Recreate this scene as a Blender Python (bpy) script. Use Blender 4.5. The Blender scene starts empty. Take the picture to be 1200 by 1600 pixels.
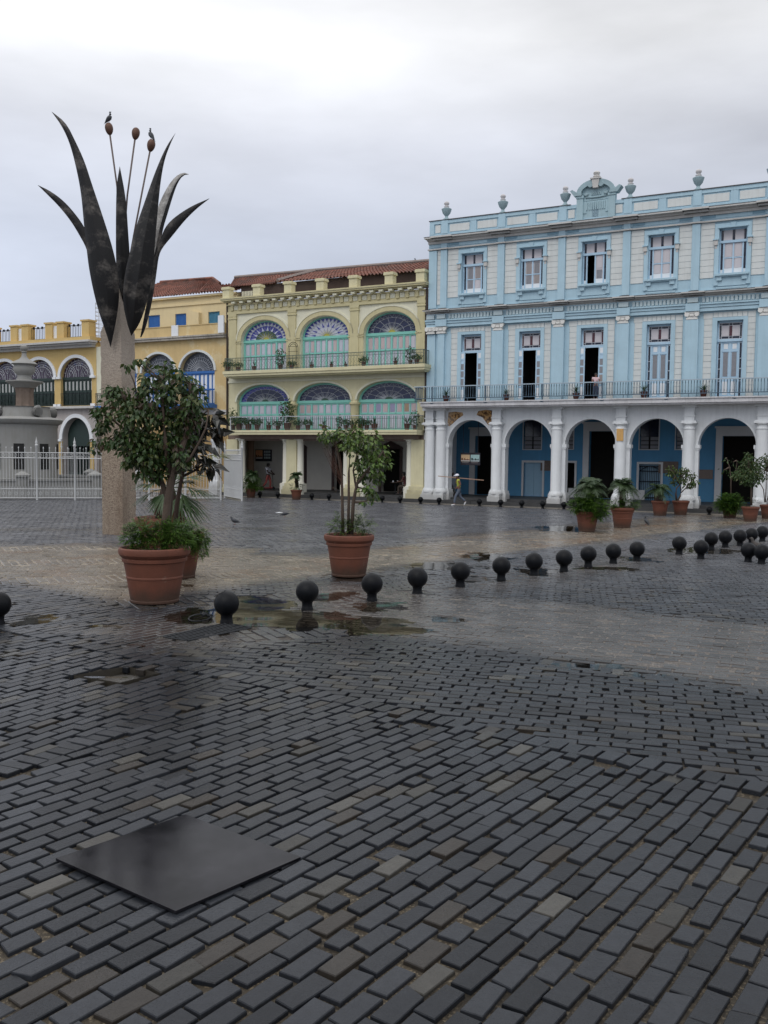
import bpy, bmesh, math, random
import numpy as np
from mathutils import Vector, Matrix, noise as mnoise
random.seed(7); RNG=np.random.default_rng(11)
SC=bpy.context.scene; COL=SC.collection
PI=math.pi
# ---------------------------------------------------------------- camera model (survey of the square)
F_PX=1433.3; PITCH=-.062; ROLL=.0112; YAW=.4808; EYE=2.7; DIST=54.
CY,SY=math.cos(YAW),math.sin(YAW)
def ray(px,py):
    X,Y=px-600,py-800
    c,s=math.cos(ROLL),math.sin(ROLL); a=c*X+s*Y; b=-s*X+c*Y
    c,s=math.cos(PITCH),math.sin(PITCH)
    return (a,F_PX*c+b*s,F_PX*s-b*c)
def G(px,py,z=0.):
    r=ray(px,py); t=(z-EYE)/r[2]; return (r[0]*t,r[1]*t)
def atY(px,py,Y):
    r=ray(px,py); t=Y/r[1]; return Vector((r[0]*t,Y,EYE+r[2]*t))
def fac(px,py,v=0.):
    r=ray(px,py); t=(-CY*DIST+v)/(-r[0]*SY-r[1]*CY)
    x,y,z=r[0]*t,r[1]*t,EYE+r[2]*t
    return (x*CY-(y-DIST)*SY, z)
def fw(u,v,z=0.):
    return (u*CY-v*SY, DIST-u*SY-v*CY, z)
# ---------------------------------------------------------------- materials
def newmat(name):
    m=bpy.data.materials.new(name); m.use_nodes=True
    nt=m.node_tree; b=nt.nodes['Principled BSDF']; return m,nt,b
def N(nt,t,**k):
    n=nt.nodes.new(t)
    for a,v in k.items():
        if a in n.inputs.keys() if hasattr(n.inputs,'keys') else False: n.inputs[a].default_value=v
        else: setattr(n,a,v)
    return n
def mixc(nt,fac,a,b,mode='MIX'):
    n=nt.nodes.new('ShaderNodeMix'); n.data_type='RGBA'; n.blend_type=mode
    for sock,val in ((n.inputs[0],fac),(n.inputs[6],a),(n.inputs[7],b)):
        if hasattr(val,'node'): nt.links.new(val,sock)
        elif isinstance(val,(int,float)): sock.default_value=val
        else: sock.default_value=(*val,1)
    return n.outputs[2]
def noise(nt,scale,detail=4,rough=.6,stretch=None,coord='Object'):
    tc=nt.nodes.new('ShaderNodeTexCoord'); o=tc.outputs[coord]
    if stretch:
        mp=nt.nodes.new('ShaderNodeMapping'); mp.inputs['Scale'].default_value=stretch
        nt.links.new(o,mp.inputs[0]); o=mp.outputs[0]
    n=nt.nodes.new('ShaderNodeTexNoise'); n.inputs['Scale'].default_value=scale
    n.inputs['Detail'].default_value=detail; n.inputs['Roughness'].default_value=rough
    nt.links.new(o,n.inputs['Vector']); return n.outputs[0]
def ramp(nt,val,lo,hi,a=0.,b=1.):
    n=nt.nodes.new('ShaderNodeMapRange'); n.clamp=True
    n.inputs[1].default_value=lo; n.inputs[2].default_value=hi; n.inputs[3].default_value=a; n.inputs[4].default_value=b
    nt.links.new(val,n.inputs[0]); return n.outputs[0]
MC={}
def mat(name,c,rough=.8,var=.12,scale=4.,bump=0.,bscale=40.,metal=0.,dirt=None,dirt_amt=.35,streak=0.,spec=.5,blotch=None,base=None):
    if name in MC: return MC[name]
    m,nt,b=newmat(name); L=nt.links
    col=mixc(nt,noise(nt,scale),[x*(1-var) for x in c],[min(1,x*(1+var)) for x in c])
    if blotch:
        f=ramp(nt,noise(nt,blotch[1],5,.65),blotch[2],blotch[2]+.04)
        col=mixc(nt,f,col,blotch[0])
    if dirt:
        f=ramp(nt,noise(nt,.9,6,.7),.42,.8,0,dirt_amt); col=mixc(nt,f,col,dirt)
    if streak:
        f=ramp(nt,noise(nt,2.2,5,.7,(2.5,2.5,.12)),.48,.8,0,streak); col=mixc(nt,f,col,dirt or (.06,.055,.05))
    if base:
        tc=nt.nodes.new('ShaderNodeTexCoord'); sp=nt.nodes.new('ShaderNodeSeparateXYZ'); L.new(tc.outputs['Object'],sp.inputs[0])
        ma=nt.nodes.new('ShaderNodeMath'); ma.operation='MULTIPLY_ADD'; L.new(noise(nt,2.2,5,.7),ma.inputs[0]); ma.inputs[1].default_value=-1.6*(base[1]-base[0]); L.new(sp.outputs['Z'],ma.inputs[2])
        col=mixc(nt,ramp(nt,ma.outputs[0],base[0]-.5*(base[1]-base[0]),base[1]-.8*(base[1]-base[0]),base[3],0),col,base[2])
    L.new(col,b.inputs['Base Color'])
    b.inputs['Roughness'].default_value=rough; b.inputs['Metallic'].default_value=metal
    b.inputs['Specular IOR Level'].default_value=spec
    if bump:
        bn=nt.nodes.new('ShaderNodeBump'); bn.inputs['Strength'].default_value=bump; bn.inputs['Distance'].default_value=.02
        L.new(noise(nt,bscale,3),bn.inputs['Height']); L.new(bn.outputs[0],b.inputs['Normal'])
    MC[name]=m; return m
def attr_mat(name,rough_lo,rough_hi,bump=.3,bscale=60,spec=.5,grain=.25,wet_scale=.35,pebbles=False):
    m,nt,b=newmat(name); L=nt.links
    a=nt.nodes.new('ShaderNodeAttribute'); a.attribute_name='tint'
    g=mixc(nt,noise(nt,14,5,.7),(1-grain,)*3,(1+grain,)*3)
    g2=mixc(nt,noise(nt,150,2,.5),(.8,)*3,(1.15,)*3)
    c=mixc(nt,1.,a.outputs['Color'],g,'MULTIPLY'); c=mixc(nt,1.,c,g2,'MULTIPLY')
    if pebbles:
        vo=nt.nodes.new('ShaderNodeTexVoronoi'); vo.inputs['Scale'].default_value=75; tc=nt.nodes.new('ShaderNodeTexCoord'); L.new(tc.outputs['Object'],vo.inputs['Vector'])
        sp=nt.nodes.new('ShaderNodeSeparateColor'); L.new(vo.outputs['Color'],sp.inputs[0])
        c=mixc(nt,ramp(nt,sp.outputs[0],.72,.95,0,.85),c,mixc(nt,1.,a.outputs['Color'],(3.2,3.2,3.1),'MULTIPLY'))
    L.new(c,b.inputs['Base Color'])
    ro=ramp(nt,noise(nt,wet_scale,5,.65),.35,.62,rough_lo,rough_hi)
    mu=nt.nodes.new('ShaderNodeMath'); mu.operation='MULTIPLY'; L.new(ro,mu.inputs[0]); L.new(ramp(nt,a.outputs['Alpha'],0,1,1.,.33),mu.inputs[1]); L.new(mu.outputs[0],b.inputs['Roughness'])
    L.new(ramp(nt,a.outputs['Alpha'],0,1,spec,spec+.45),b.inputs['Specular IOR Level'])
    bn=nt.nodes.new('ShaderNodeBump'); bn.inputs['Strength'].default_value=bump; bn.inputs['Distance'].default_value=.01
    L.new(noise(nt,bscale,4),bn.inputs['Height']); L.new(bn.outputs[0],b.inputs['Normal'])
    return m
def leafmat(name,c,c2,rough=.45):
    m,nt,b=newmat(name); L=nt.links
    col=mixc(nt,ramp(nt,noise(nt,2.5,3),.35,.65),c,c2)
    L.new(col,b.inputs['Base Color']); b.inputs['Roughness'].default_value=rough
    tr=nt.nodes.new('ShaderNodeBsdfTranslucent'); L.new(col,tr.inputs[0])
    mx=nt.nodes.new('ShaderNodeMixShader'); mx.inputs[0].default_value=.25
    L.new(b.outputs[0],mx.inputs[1]); L.new(tr.outputs[0],mx.inputs[2]); L.new(mx.outputs[0],nt.nodes['Material Output'].inputs[0])
    return m
# ---------------------------------------------------------------- mesh builder
class MB:
    def __init__(s,ox=0.): s.v=[];s.f=[];s.mi=[];s.ox=ox;s.k=0
    def face(s,pts,k=None):
        n=len(s.v); s.v+= [tuple(p) for p in pts]; s.f.append(tuple(range(n,n+len(pts)))); s.mi.append(s.k if k is None else k)
    def rawbox(s,x0,x1,y0,y1,z0,z1,k=None):
        n=len(s.v); k=s.k if k is None else k
        s.v+=[(x0,y0,z0),(x1,y0,z0),(x1,y1,z0),(x0,y1,z0),(x0,y0,z1),(x1,y0,z1),(x1,y1,z1),(x0,y1,z1)]
        for q in ((0,3,2,1),(4,5,6,7),(0,1,5,4),(1,2,6,5),(2,3,7,6),(3,0,4,7)):
            s.f.append(tuple(n+i for i in q)); s.mi.append(k)
    def box(s,u0,u1,v0,v1,z0,z1,k=None): s.rawbox(u0-s.ox,u1-s.ox,-v1,-v0,z0,z1,k)
    def fq(s,pts,v,k=None): s.face([(u-s.ox,-v,z) for u,z in pts],k)
    def prism(s,poly,v0,v1,k=None):
        k=s.k if k is None else k; n=len(s.v); m=len(poly)
        s.v+=[(u-s.ox,-v1,z) for u,z in poly]+[(u-s.ox,-v0,z) for u,z in poly]
        s.f.append(tuple(range(n,n+m))); s.mi.append(k); s.f.append(tuple(range(n+2*m-1,n+m-1,-1))); s.mi.append(k)
        for i in range(m):
            j=(i+1)%m; s.f.append((n+i,n+m+i,n+m+j,n+j)); s.mi.append(k)
    def lathe(s,prof,c=(0,0,0),seg=16,k=None,cap=True,arc=(0,2*PI)):
        k=s.k if k is None else k; n=len(s.v); full=arc[1]-arc[0]>6.28
        ns=seg if full else seg+1
        for r,z in prof:
            for i in range(ns):
                a=arc[0]+(arc[1]-arc[0])*i/seg
                s.v.append((c[0]+r*math.cos(a),c[1]+r*math.sin(a),c[2]+z))
        for j in range(len(prof)-1):
            for i in range(seg):
                a=n+j*ns+i; b=n+j*ns+(i+1)%ns
                s.f.append((a,b,b+ns,a+ns)); s.mi.append(k)
        if cap and full:
            s.f.append(tuple(range(n+ns-1,n-1,-1))); s.mi.append(k)
            e=n+(len(prof)-1)*ns; s.f.append(tuple(range(e,e+ns))); s.mi.append(k)
    def flathe(s,prof,u,v,z,seg=16,k=None): s.lathe(prof,(u-s.ox,-v,z),seg,k)
    def tube(s,pts,r,seg=5,k=None,cap=True):
        k=s.k if k is None else k; pts=[Vector(p) for p in pts]; n=len(s.v); m=len(pts)
        rs=r if isinstance(r,(list,tuple)) else [r]*m
        up=Vector((0,0,1))
        for i,p in enumerate(pts):
            t=(pts[min(i+1,m-1)]-pts[max(i-1,0)])
            if t.length<1e-9: t=Vector((0,0,1))
            t.normalize(); a=t.cross(up)
            if a.length<.05: a=t.cross(Vector((1,0,0)))
            a.normalize(); b=t.cross(a)
            for j in range(seg):
                q=2*PI*j/seg; s.v.append(tuple(p+a*(rs[i]*math.cos(q))+b*(rs[i]*math.sin(q))))
        for i in range(m-1):
            for j in range(seg):
                a0=n+i*seg+j; b0=n+i*seg+(j+1)%seg
                s.f.append((a0,b0,b0+seg,a0+seg)); s.mi.append(k)
        if cap:
            s.f.append(tuple(range(n+seg-1,n-1,-1))); s.mi.append(k); e=n+(m-1)*seg; s.f.append(tuple(range(e,e+seg))); s.mi.append(k)
    def ftube(s,pts,r,seg=4,k=None): s.tube([(u-s.ox,-v,z) for u,v,z in pts],r,seg,k)
    # wall sheet with arched openings: (uc, half, spring, rise, base)
    def arch_wall(s,u0,u1,z0,z1,vf,vb,ops,n=20,k=None):
        ops=sorted(ops); cur=u0
        def rect(a,b,c,d,v):
            if b-a>1e-4 and d-c>1e-4: s.fq([(a,c),(b,c),(b,d),(a,d)],v,k)
        for uc,a,zs,b,zb in ops:
            for v in (vf,vb):
                rect(cur,uc-a,z0,z1,v); rect(uc-a,uc+a,z0,zb,v)
            P=[(uc-a*math.cos(PI*i/n),zs+b*math.sin(PI*i/n)) for i in range(n+1)]
            for i in range(n):
                for v in (vf,vb): s.fq([P[i],P[i+1],(P[i+1][0],z1),(P[i][0],z1)],v,k)
                s.face([(P[i][0]-s.ox,-vf,P[i][1]),(P[i][0]-s.ox,-vb,P[i][1]),(P[i+1][0]-s.ox,-vb,P[i+1][1]),(P[i+1][0]-s.ox,-vf,P[i+1][1])],k)
            for q in (uc-a,uc+a): s.face([(q-s.ox,-vf,zb),(q-s.ox,-vb,zb),(q-s.ox,-vb,zs),(q-s.ox,-vf,zs)],k)
            if zb>z0: s.face([(uc-a-s.ox,-vf,zb),(uc+a-s.ox,-vf,zb),(uc+a-s.ox,-vb,zb),(uc-a-s.ox,-vb,zb)],k)
            cur=uc+a
        for v in (vf,vb): rect(cur,u1,z0,z1,v)
        for q in (u0,u1): s.face([(q-s.ox,-vf,z0),(q-s.ox,-vb,z0),(q-s.ox,-vb,z1),(q-s.ox,-vf,z1)],k)
        s.face([(u0-s.ox,-vf,z1),(u1-s.ox,-vf,z1),(u1-s.ox,-vb,z1),(u0-s.ox,-vb,z1)],k)
    def rect_wall(s,u0,u1,z0,z1,vf,vb,ops,k=None):   # ops (a,b,c,d)
        us=sorted({u0,u1,*[o[0] for o in ops],*[o[1] for o in ops]}); zs=sorted({z0,z1,*[o[2] for o in ops],*[o[3] for o in ops]})
        for i in range(len(us)-1):
            for j in range(len(zs)-1):
                mu,mz=(us[i]+us[i+1])/2,(zs[j]+zs[j+1])/2
                if any(o[0]<mu<o[1] and o[2]<mz<o[3] for o in ops): continue
                for v in (vf,vb): s.fq([(us[i],zs[j]),(us[i+1],zs[j]),(us[i+1],zs[j+1]),(us[i],zs[j+1])],v,k)
        for a,b,c,d in ops+[(u0,u1,z0,z1)]:
            for q in (a,b): s.face([(q-s.ox,-vf,c),(q-s.ox,-vb,c),(q-s.ox,-vb,d),(q-s.ox,-vf,d)],k)
            for q in (c,d): s.face([(a-s.ox,-vf,q),(b-s.ox,-vf,q),(b-s.ox,-vb,q),(a-s.ox,-vb,q)],k)
    def band(s,uc,zs,ai,bi,ao,bo,v0,v1,n=20,k=None):
        A=[(uc-ai*math.cos(PI*i/n),zs+bi*math.sin(PI*i/n)) for i in range(n+1)]
        B=[(uc-ao*math.cos(PI*i/n),zs+bo*math.sin(PI*i/n)) for i in range(n+1)]
        X=s.ox
        for i in range(n):
            s.fq([A[i],A[i+1],B[i+1],B[i]],v1,k)
            s.face([(B[i][0]-X,-v1,B[i][1]),(B[i+1][0]-X,-v1,B[i+1][1]),(B[i+1][0]-X,-v0,B[i+1][1]),(B[i][0]-X,-v0,B[i][1])],k)
            s.face([(A[i+1][0]-X,-v1,A[i+1][1]),(A[i][0]-X,-v1,A[i][1]),(A[i][0]-X,-v0,A[i][1]),(A[i+1][0]-X,-v0,A[i+1][1])],k)
        for i in (0,n): s.face([(A[i][0]-X,-v1,A[i][1]),(B[i][0]-X,-v1,B[i][1]),(B[i][0]-X,-v0,B[i][1]),(A[i][0]-X,-v0,A[i][1])],k)
    def build(s,name,mats,parent=None,smooth=False,fixn=True,loc=None):
        me=bpy.data.meshes.new(name); me.from_pydata(s.v,[],s.f)
        if not isinstance(mats,(list,tuple)): mats=[mats]
        for m in mats: me.materials.append(m)
        if len(mats)>1: me.polygons.foreach_set('material_index',s.mi)
        if fixn:
            bm=bmesh.new(); bm.from_mesh(me); bmesh.ops.recalc_face_normals(bm,faces=bm.faces); bm.to_mesh(me); bm.free()
        if smooth is not False:
            me.polygons.foreach_set('use_smooth',[True]*len(me.polygons))
            if smooth is not True: me.set_sharp_from_angle(angle=math.radians(smooth))
        me.update(); o=bpy.data.objects.new(name,me); COL.objects.link(o)
        if parent: o.parent=parent
        if loc: o.location=loc
        return o
def split_build(b,name,mats,parent,smooth=False,tol=.03):
    '''one object per cluster of touching pieces'''
    n=len(b.v); p=list(range(n))
    def fd(i):
        while p[i]!=i: p[i]=p[p[i]]; i=p[i]
        return i
    for f in b.f:
        r=fd(f[0])
        for i in f[1:]: p[fd(i)]=r
    isl={}
    for i in range(n): isl.setdefault(fd(i),[]).append(i)
    keys=list(isl); bb=[]
    for k in keys:
        P=[b.v[i] for i in isl[k]]; bb.append([min(q[a] for q in P)-tol/2 for a in range(3)]+[max(q[a] for q in P)+tol/2 for a in range(3)])
    g=list(range(len(keys)))
    def fg(i):
        while g[i]!=i: g[i]=g[g[i]]; i=g[i]
        return i
    for i in range(len(keys)):
        for j in range(i):
            if all(bb[i][a]<=bb[j][a+3] and bb[j][a]<=bb[i][a+3] for a in range(3)): g[fg(i)]=fg(j)
    cl={}; owner={}
    for i,k in enumerate(keys): owner[k]=fg(i); cl.setdefault(fg(i),MB(b.ox))
    mp={}
    for f,m in zip(b.f,b.mi):
        c=cl[owner[fd(f[0])]]; o=[]
        for i in f:
            if i not in mp: mp[i]=len(c.v); c.v.append(b.v[i])
            o.append(mp[i])
        c.f.append(tuple(o)); c.mi.append(m)
    out=[c.build(name,mats,parent,smooth) for c in cl.values() if c.f]
    return out
def tag(o,label=None,cat=None,group=None,kind=None):
    for k,v in (('label',label),('category',cat),('group',group),('kind',kind)):
        if v: o[k]=v
    return o
def thing(name,label,cat,loc=(0,0,0),rz=0.,group=None):
    o=bpy.data.objects.new(name,None); COL.objects.link(o); o.location=loc; o.rotation_euler=(0,0,rz); o.empty_display_size=.2
    return tag(o,label,cat,group)
def copy_tree(o,parent=None):
    c=o.copy(); COL.objects.link(c)
    if parent: c.parent=parent
    for ch in list(o.children): copy_tree(ch,c)
    return c
def building(name,label,u0):
    return thing(name,label,'building',fw(u0,0,0),-YAW)
def ell(n,a=1.,b=1.): return [(a*math.cos(2*PI*i/n),b*math.sin(2*PI*i/n)) for i in range(n)]

def room(b,u0,u1,v0,v1,z0,z1):
    X=b.ox; p=lambda u,v,z:(u-X,-v,z)
    b.face([p(u0,v0,z0),p(u1,v0,z0),p(u1,v0,z1),p(u0,v0,z1)])
    for u in (u0,u1): b.face([p(u,v0,z0),p(u,v1,z0),p(u,v1,z1),p(u,v0,z1)])
    for z in (z0,z1): b.face([p(u0,v0,z),p(u1,v0,z),p(u1,v1,z),p(u0,v1,z)])
# ================================================================ materials used by the buildings
M_blue=mat('blue_stucco',(.44,.615,.71),.85,.09,1.5,.12,30,dirt=(.28,.40,.47),streak=.38)
M_cream=mat('cream_stucco',(.69,.715,.70),.85,.06,2,.1,30,dirt=(.45,.45,.42),streak=.4)
M_white=mat('white_stucco',(.76,.78,.79),.85,.06,1.5,.12,30,dirt=(.45,.46,.47),streak=.4,base=(.2,.9,(.33,.32,.30),.7))
M_cornice=mat('weathered_cornice',(.60,.585,.56),.9,.12,3,.2,25,dirt=(.25,.235,.22),dirt_amt=.35,streak=.3)
M_cap=mat('mossy_coping',(.10,.10,.10),.9,.3,3)
M_deepblue=mat('deep_blue_stucco',(.085,.27,.46),.8,.12,1.2,.1,30,dirt=(.07,.17,.28),streak=.3)
M_panelblue=mat('light_blue_wood',(.28,.45,.58),.6,.08,6)
M_ltframe=mat('pale_blue_wood',(.45,.62,.76),.6,.06,8)
M_grayframe=mat('grey_portal_stone',(.62,.62,.62),.85,.08,2,.1)
M_dark=mat('niche_shade_black',(.012,.012,.012),.9,.2)
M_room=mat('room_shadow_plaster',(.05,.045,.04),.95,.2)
M_glassdk=mat('dark_stained_glass',(.014,.016,.035),.15,.3,8,.25,9)
M_glassred=mat('wine_stained_glass',(.08,.02,.03),.2,.3,8,.25,9)
M_pale=mat('pale_lilac_pane',(.60,.56,.58),.6,.07,10)  # flat pale lilac for the window and transom panes
M_tan=mat('taupe_louvre',(.33,.29,.28),.7,.22,14)
M_gray=mat('grey_louvre',(.24,.24,.26),.6,.25,12)
M_whitep=mat('white_paint_panel',(.78,.80,.82),.5,.04,8)
M_iron=mat('dark_iron',(.012,.014,.017),.5,.2,6,spec=.25)
M_ironblue=mat('blue_grey_iron',(.07,.115,.16),.5,.2,6)
M_stone=mat('dark_wet_kerbstone',(.045,.045,.045),.5,.4,3,.4,18)
M_peel=mat('peeling_ochre_plaster',(.42,.24,.09),.9,.5,7,.6,15,dirt=(.6,.56,.5),dirt_amt=.8,blotch=((.09,.04,.015),6,.50))
M_terra=mat('terracotta',(.155,.056,.034),.62,.28,2.5,.3,35,dirt=(.095,.045,.032),dirt_amt=.65,streak=.5,spec=.3,blotch=((.20,.105,.075),3.2,.63),base=(.02,.32,(.05,.035,.025),.75))
M_soil=mat('soil',(.03,.022,.015),.95,.3,20,.6,40)
# ================================================================ blue palace
BO=2.6
blue=building('blue_palace','long pale blue and cream palace with white arcade and urns along its roof',BO)
BC=[5.38+3.39*n for n in range(6)]; BP=[3.66+3.39*n for n in range(7)]; BE=24.4
# ground-floor arcade front
b=MB(BO)
b.arch_wall(2.65,BE,.3,5.42,0,-.6,[(c+.02,1.35,3.33,1.38,.3) for c in BC],24)
for c in BC: b.band(c+.02,3.33,1.35,1.38,1.45,1.48,0,.04,24)
b.build('arcade_wall',M_white,blue)
b=MB(BO)
def coltop(b,u,v):
    b.box(u-.24,u+.24,0,v+.16,4.58,5.30); b.box(u-.29,u+.29,0,v+.2,4.78,4.84); b.box(u-.36,u+.36,0,v+.3,5.24,5.36)
    b.box(u-.38,u+.38,0,v+.34,4.44,4.52); b.box(u-.34,u+.34,0,v+.3,4.52,4.58)
def column(b,u,v=.16,z0=.22):
    b.flathe([(.29,.0),(.30,.04),(.285,.1),(.285,3.28),(.31,3.3),(.31,3.36),(.27,3.38),(.27,3.48),(.36,3.56),(.36,3.62)],u,v,.85,20)
    b.box(u-.31,u+.31,-.02,v+.36,z0,.62); b.box(u-.36,u+.36,-.02,v+.42,z0,.50)
    b.flathe([(.40,0),(.41,.06),(.36,.16),(.33,.24)],u,v,.62,20)
    coltop(b,u,v-.02)
for p in BP[1:]: column(b,p-.02)
column(b,3.68); column(b,2.98)
split_build(b,'column',M_white,blue,40)
b=MB(BO)      # impost pilasters on both sides of every arch with their bases
for c in BC:
    for sgn in (-1,1):
        q=c+.02+sgn*1.40
        b.box(q-.10,q+.10,0,.06,.22,3.2); b.box(q-.15,q+.15,-.4,.12,3.20,3.38); b.box(q-.12,q+.12,-.3,.09,3.12,3.2)
        b.box(q-.20,q+.20,-.5,.16,.22,.66); b.box(q-.16,q+.16,-.5,.12,.66,.80)
split_build(b,'impost_pilaster',M_white,blue)
b=MB(BO)
b.prism([(4.05,5.15),(3.98,4.45),(4.12,4.36),(4.3,4.5),(4.62,4.78),(4.95,4.98),(4.9,5.14),(4.45,5.18)],0,.012)
b.prism([(5.75,4.98),(6.1,4.85),(6.45,4.42),(6.62,4.42),(6.66,5.22),(6.3,5.26),(5.85,5.2)],0,.012)
split_build(b,'peeling_patch',M_peel,blue)
# arcade inside
V=-4.5
def fr(x0,x1,y0,y1,X0,Y0,sc):
    a=fac(X0+x0/sc,Y0+y0/sc,V); c=fac(X0+x1/sc,Y0+y1/sc,V); return (a[0],c[0],c[1],a[1])
mez=[fr(715,822,300,488,640,580,4),fr(985,1022,310,485,640,580,4),fr(402,515,300,488,900,580,4),fr(628,740,310,488,900,580,4)]
mez[1]=(mez[1][1]-1.05,mez[1][1],mez[1][2],mez[1][3])
doorbig=[fr(412,560,405,770,640,580,4),fr(1125,1330,375,770,640,580,4),fr(918,1160,405,800,900,580,4)]
doorbig=[(a,b_,.36,d) for a,b_,c,d in doorbig]
door1=fr(715,827,570,783,640,580,4); door1=(door1[0],door1[1],.36,door1[3])
door2=fr(975,1028,572,795,640,580,4); door2=(door2[1]-1.0,door2[1],.36,door2[3])
door3=fr(395,525,580,800,900,580,4); door3=(door3[0],door3[1],.36,door3[3])
b=MB(BO); b.rect_wall(.2,BE,.3,5.35,V,V-.4,mez+doorbig+[door1,door2,door3]); b.build('arcade_back_wall',M_deepblue,blue)
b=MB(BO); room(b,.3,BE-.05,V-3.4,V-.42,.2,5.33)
b.build('dark_room',M_room,blue)
b=MB(BO)
for a,c,d,e in doorbig:
    w=.34; b.box(a-w,a,V,V+.10,.36,e+.42); b.box(c,c+w,V,V+.10,.36,e+.42); b.box(a,c,V,V+.10,e,e+.42); b.box(a-w-.06,c+w+.06,V,V+.2,e+.42,e+.52)
for a,c,d,e in (door1,door2,door3):
    w=.12; b.box(a-w,a,V,V+.06,.36,e+w); b.box(c,c+w,V,V+.06,.36,e+w); b.box(a,c,V,V+.06,e,e+w)
b.box(doorbig[1][0]-1.15,doorbig[1][0]-.35,V,V+.05,.36,.9); b.box(doorbig[2][0]-4.8,doorbig[2][0]-4.05,V,V+.05,.36,.9)
for a,c,d,e in mez:
    w=.05; b.box(a-w,a,V,V+.04,d-w,e+w); b.box(c,c+w,V,V+.04,d-w,e+w); b.box(a,c,V,V+.04,d-w,d); b.box(a,c,V,V+.04,e,e+w)
split_build(b,'door_surround',M_grayframe,blue)
b=MB(BO); a,c,d,e=door1; m=(a+c)/2
b.box(a,m-.005,V-.2,V-.15,d,e); b.box(m+.005,c,V-.2,V-.15,d,e)
b.build('door',M_panelblue,blue)
b=MB(BO)
a,c,d,e=door3; b.box(a,c,V-.32,V-.28,d,e,1)
for i in range(12):
    q=a+(c-a)*(i+.5)/12; b.box(q-.012,q+.012,V-.16,V-.13,d,e-.1)
for z in (d+.1,d+1.0,d+1.85,e-.42): b.box(a,c,V-.17,V-.12,z,z+.05)
b.ftube([(a+(c-a)*t,V-.14,e-.4+.28*math.sin(PI*t)) for t in [i/10 for i in range(11)]],.02)
b.build('grille_gate',[M_iron,M_panelblue],blue)
b=MB(BO)
for a,c,d,e in mez:
    h=d+(e-d)*.42; m=(a+c)/2
    for q0,q1 in ((a,m-.02),(m+.02,c)):
        b.box(q0,q1,V-.16,V-.12,h,e,0)
        for i in range(3):
            z0=d+(h-d)*i/3; b.box(q0+.03,q1-.03,V-.14,V-.10,z0+.03,z0+(h-d)/3-.02,1)
split_build(b,'mezzanine_window',[M_glassdk,M_gray],blue)
b=MB(BO)
b.box(.2,BE,V,-.6,5.35,5.45); b.box(2.4,2.65,-6,-.02,0.2,5.4); b.build('arcade_ceiling',M_white,blue)
b=MB(BO)
b.box(doorbig[0][0]-2.6,doorbig[0][0]-2.0,V,V+.6,.3,5.3); b.build('inner_pier',M_cornice,blue)
q=fac(640+856/4,580+590/4,V)
b=MB(BO); b.box(q[0]-.35,q[0]+.35,V,V+.05,q[1]-.3,q[1]+.3); q=fac(900+580/4,580+598/4,V); b.box(q[0]-.55,q[0]+.5,V,V+.05,q[1]-.35,q[1]+.3); split_build(b,'stone_inscription',mat('brown_plaque',(.16,.12,.10),.8,.5,9,.3),blue)
q=fac(1103,741,V)
b=MB(BO); b.box(q[0]-.36,q[0]+.36,V,V+.06,q[1]-.25,q[1]+.25); b.build('bronze_plaque',mat('bronze',(.17,.13,.11),.5,.2,9),blue)
q=fac(900+279/4,580+398/4,.3)
b=MB(BO); b.box(q[0]-.17,q[0]+.17,.40,.47,q[1]-.31,q[1]+.31); b.build('yellow_plaque',mat('ochre_tile_plaque',(.62,.36,.12),.6,.25,8),blue)
# balcony
SLT=5.70; RT=6.57
b=MB(BO)
b.box(2.75,BE,0,1.0,5.44,SLT); b.box(2.72,BE,0,1.06,SLT-.06,SLT); b.box(2.8,BE,0,.9,5.36,5.44)
b.build('balcony_slab',mat('stained_white_slab',(.66,.65,.66),.85,.08,1.5,.15,dirt=(.22,.21,.20),dirt_amt=.5,streak=.5),blue)
b=MB(BO)
b.box(2.35,BE,.94,.98,5.86,5.90); 
u=2.45
while u<BE-.05:
    b.flathe([(.012,0),(.022,.1),(.013,.2),(.013,.45),(.022,.54),(.012,.63)],u,.96,5.89,5); u+=.138
for i in range(21):
    u=2.4+i*1.06
    if i%3==1: b.box(u-.02,u+.02,.94,1.02,SLT-.12,RT-.05); b.box(u-.09,u+.09,.98,1.04,SLT-.1,SLT-.04)
    else: b.box(u-.015,u+.015,.945,.975,SLT,5.87)
b.box(2.35,2.39,0,.93,RT-.05,RT); b.box(2.35,2.39,0,.93,5.86,5.9)
for i in range(7): b.box(2.36,2.385,.06+i*.13,.08+i*.13,5.7,RT-.05)
b.build('balcony_railing',M_ironblue,blue)
b=MB(BO); b.box(2.33,BE,.93,1.0,RT-.05,RT); b.build('handrail',mat('pale_blue_handrail',(.38,.47,.54),.5,.1,4),blue)
# ---- first and second floors
dop=[(c-.60,c+.60,SLT,9.45) for c in BC]; wop=[(c-.64,c+.64,11.72,13.90) for c in BC]
b=MB(BO); b.rect_wall(2.7,BE,5.45,14.95,0,-.45,dop+wop); b.box(2.7,2.75,-8,-.45,5.4,14.9)
b.build('wall',M_blue,blue)
b=MB(BO)
for c in BC:
    for a,d,zt,zb in ((c-.64,c+.64,13.90,11.72),(c-.60,c+.60,9.45,SLT)):
        b.box(a-.35,d+.35,-3.2,-3.0,zb-.3,zt+.3); b.box(a-.4,a-.3,-3.0,-.46,zb-.3,zt+.3); b.box(d+.3,d+.4,-3.0,-.46,zb-.3,zt+.3); b.box(a-.3,d+.3,-3.0,-.46,zt+.1,zt+.3); b.box(a-.3,d+.3,-3.0,-.46,zb-.3,zb-.1)
b.build('dark_room',M_room,blue)
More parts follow.
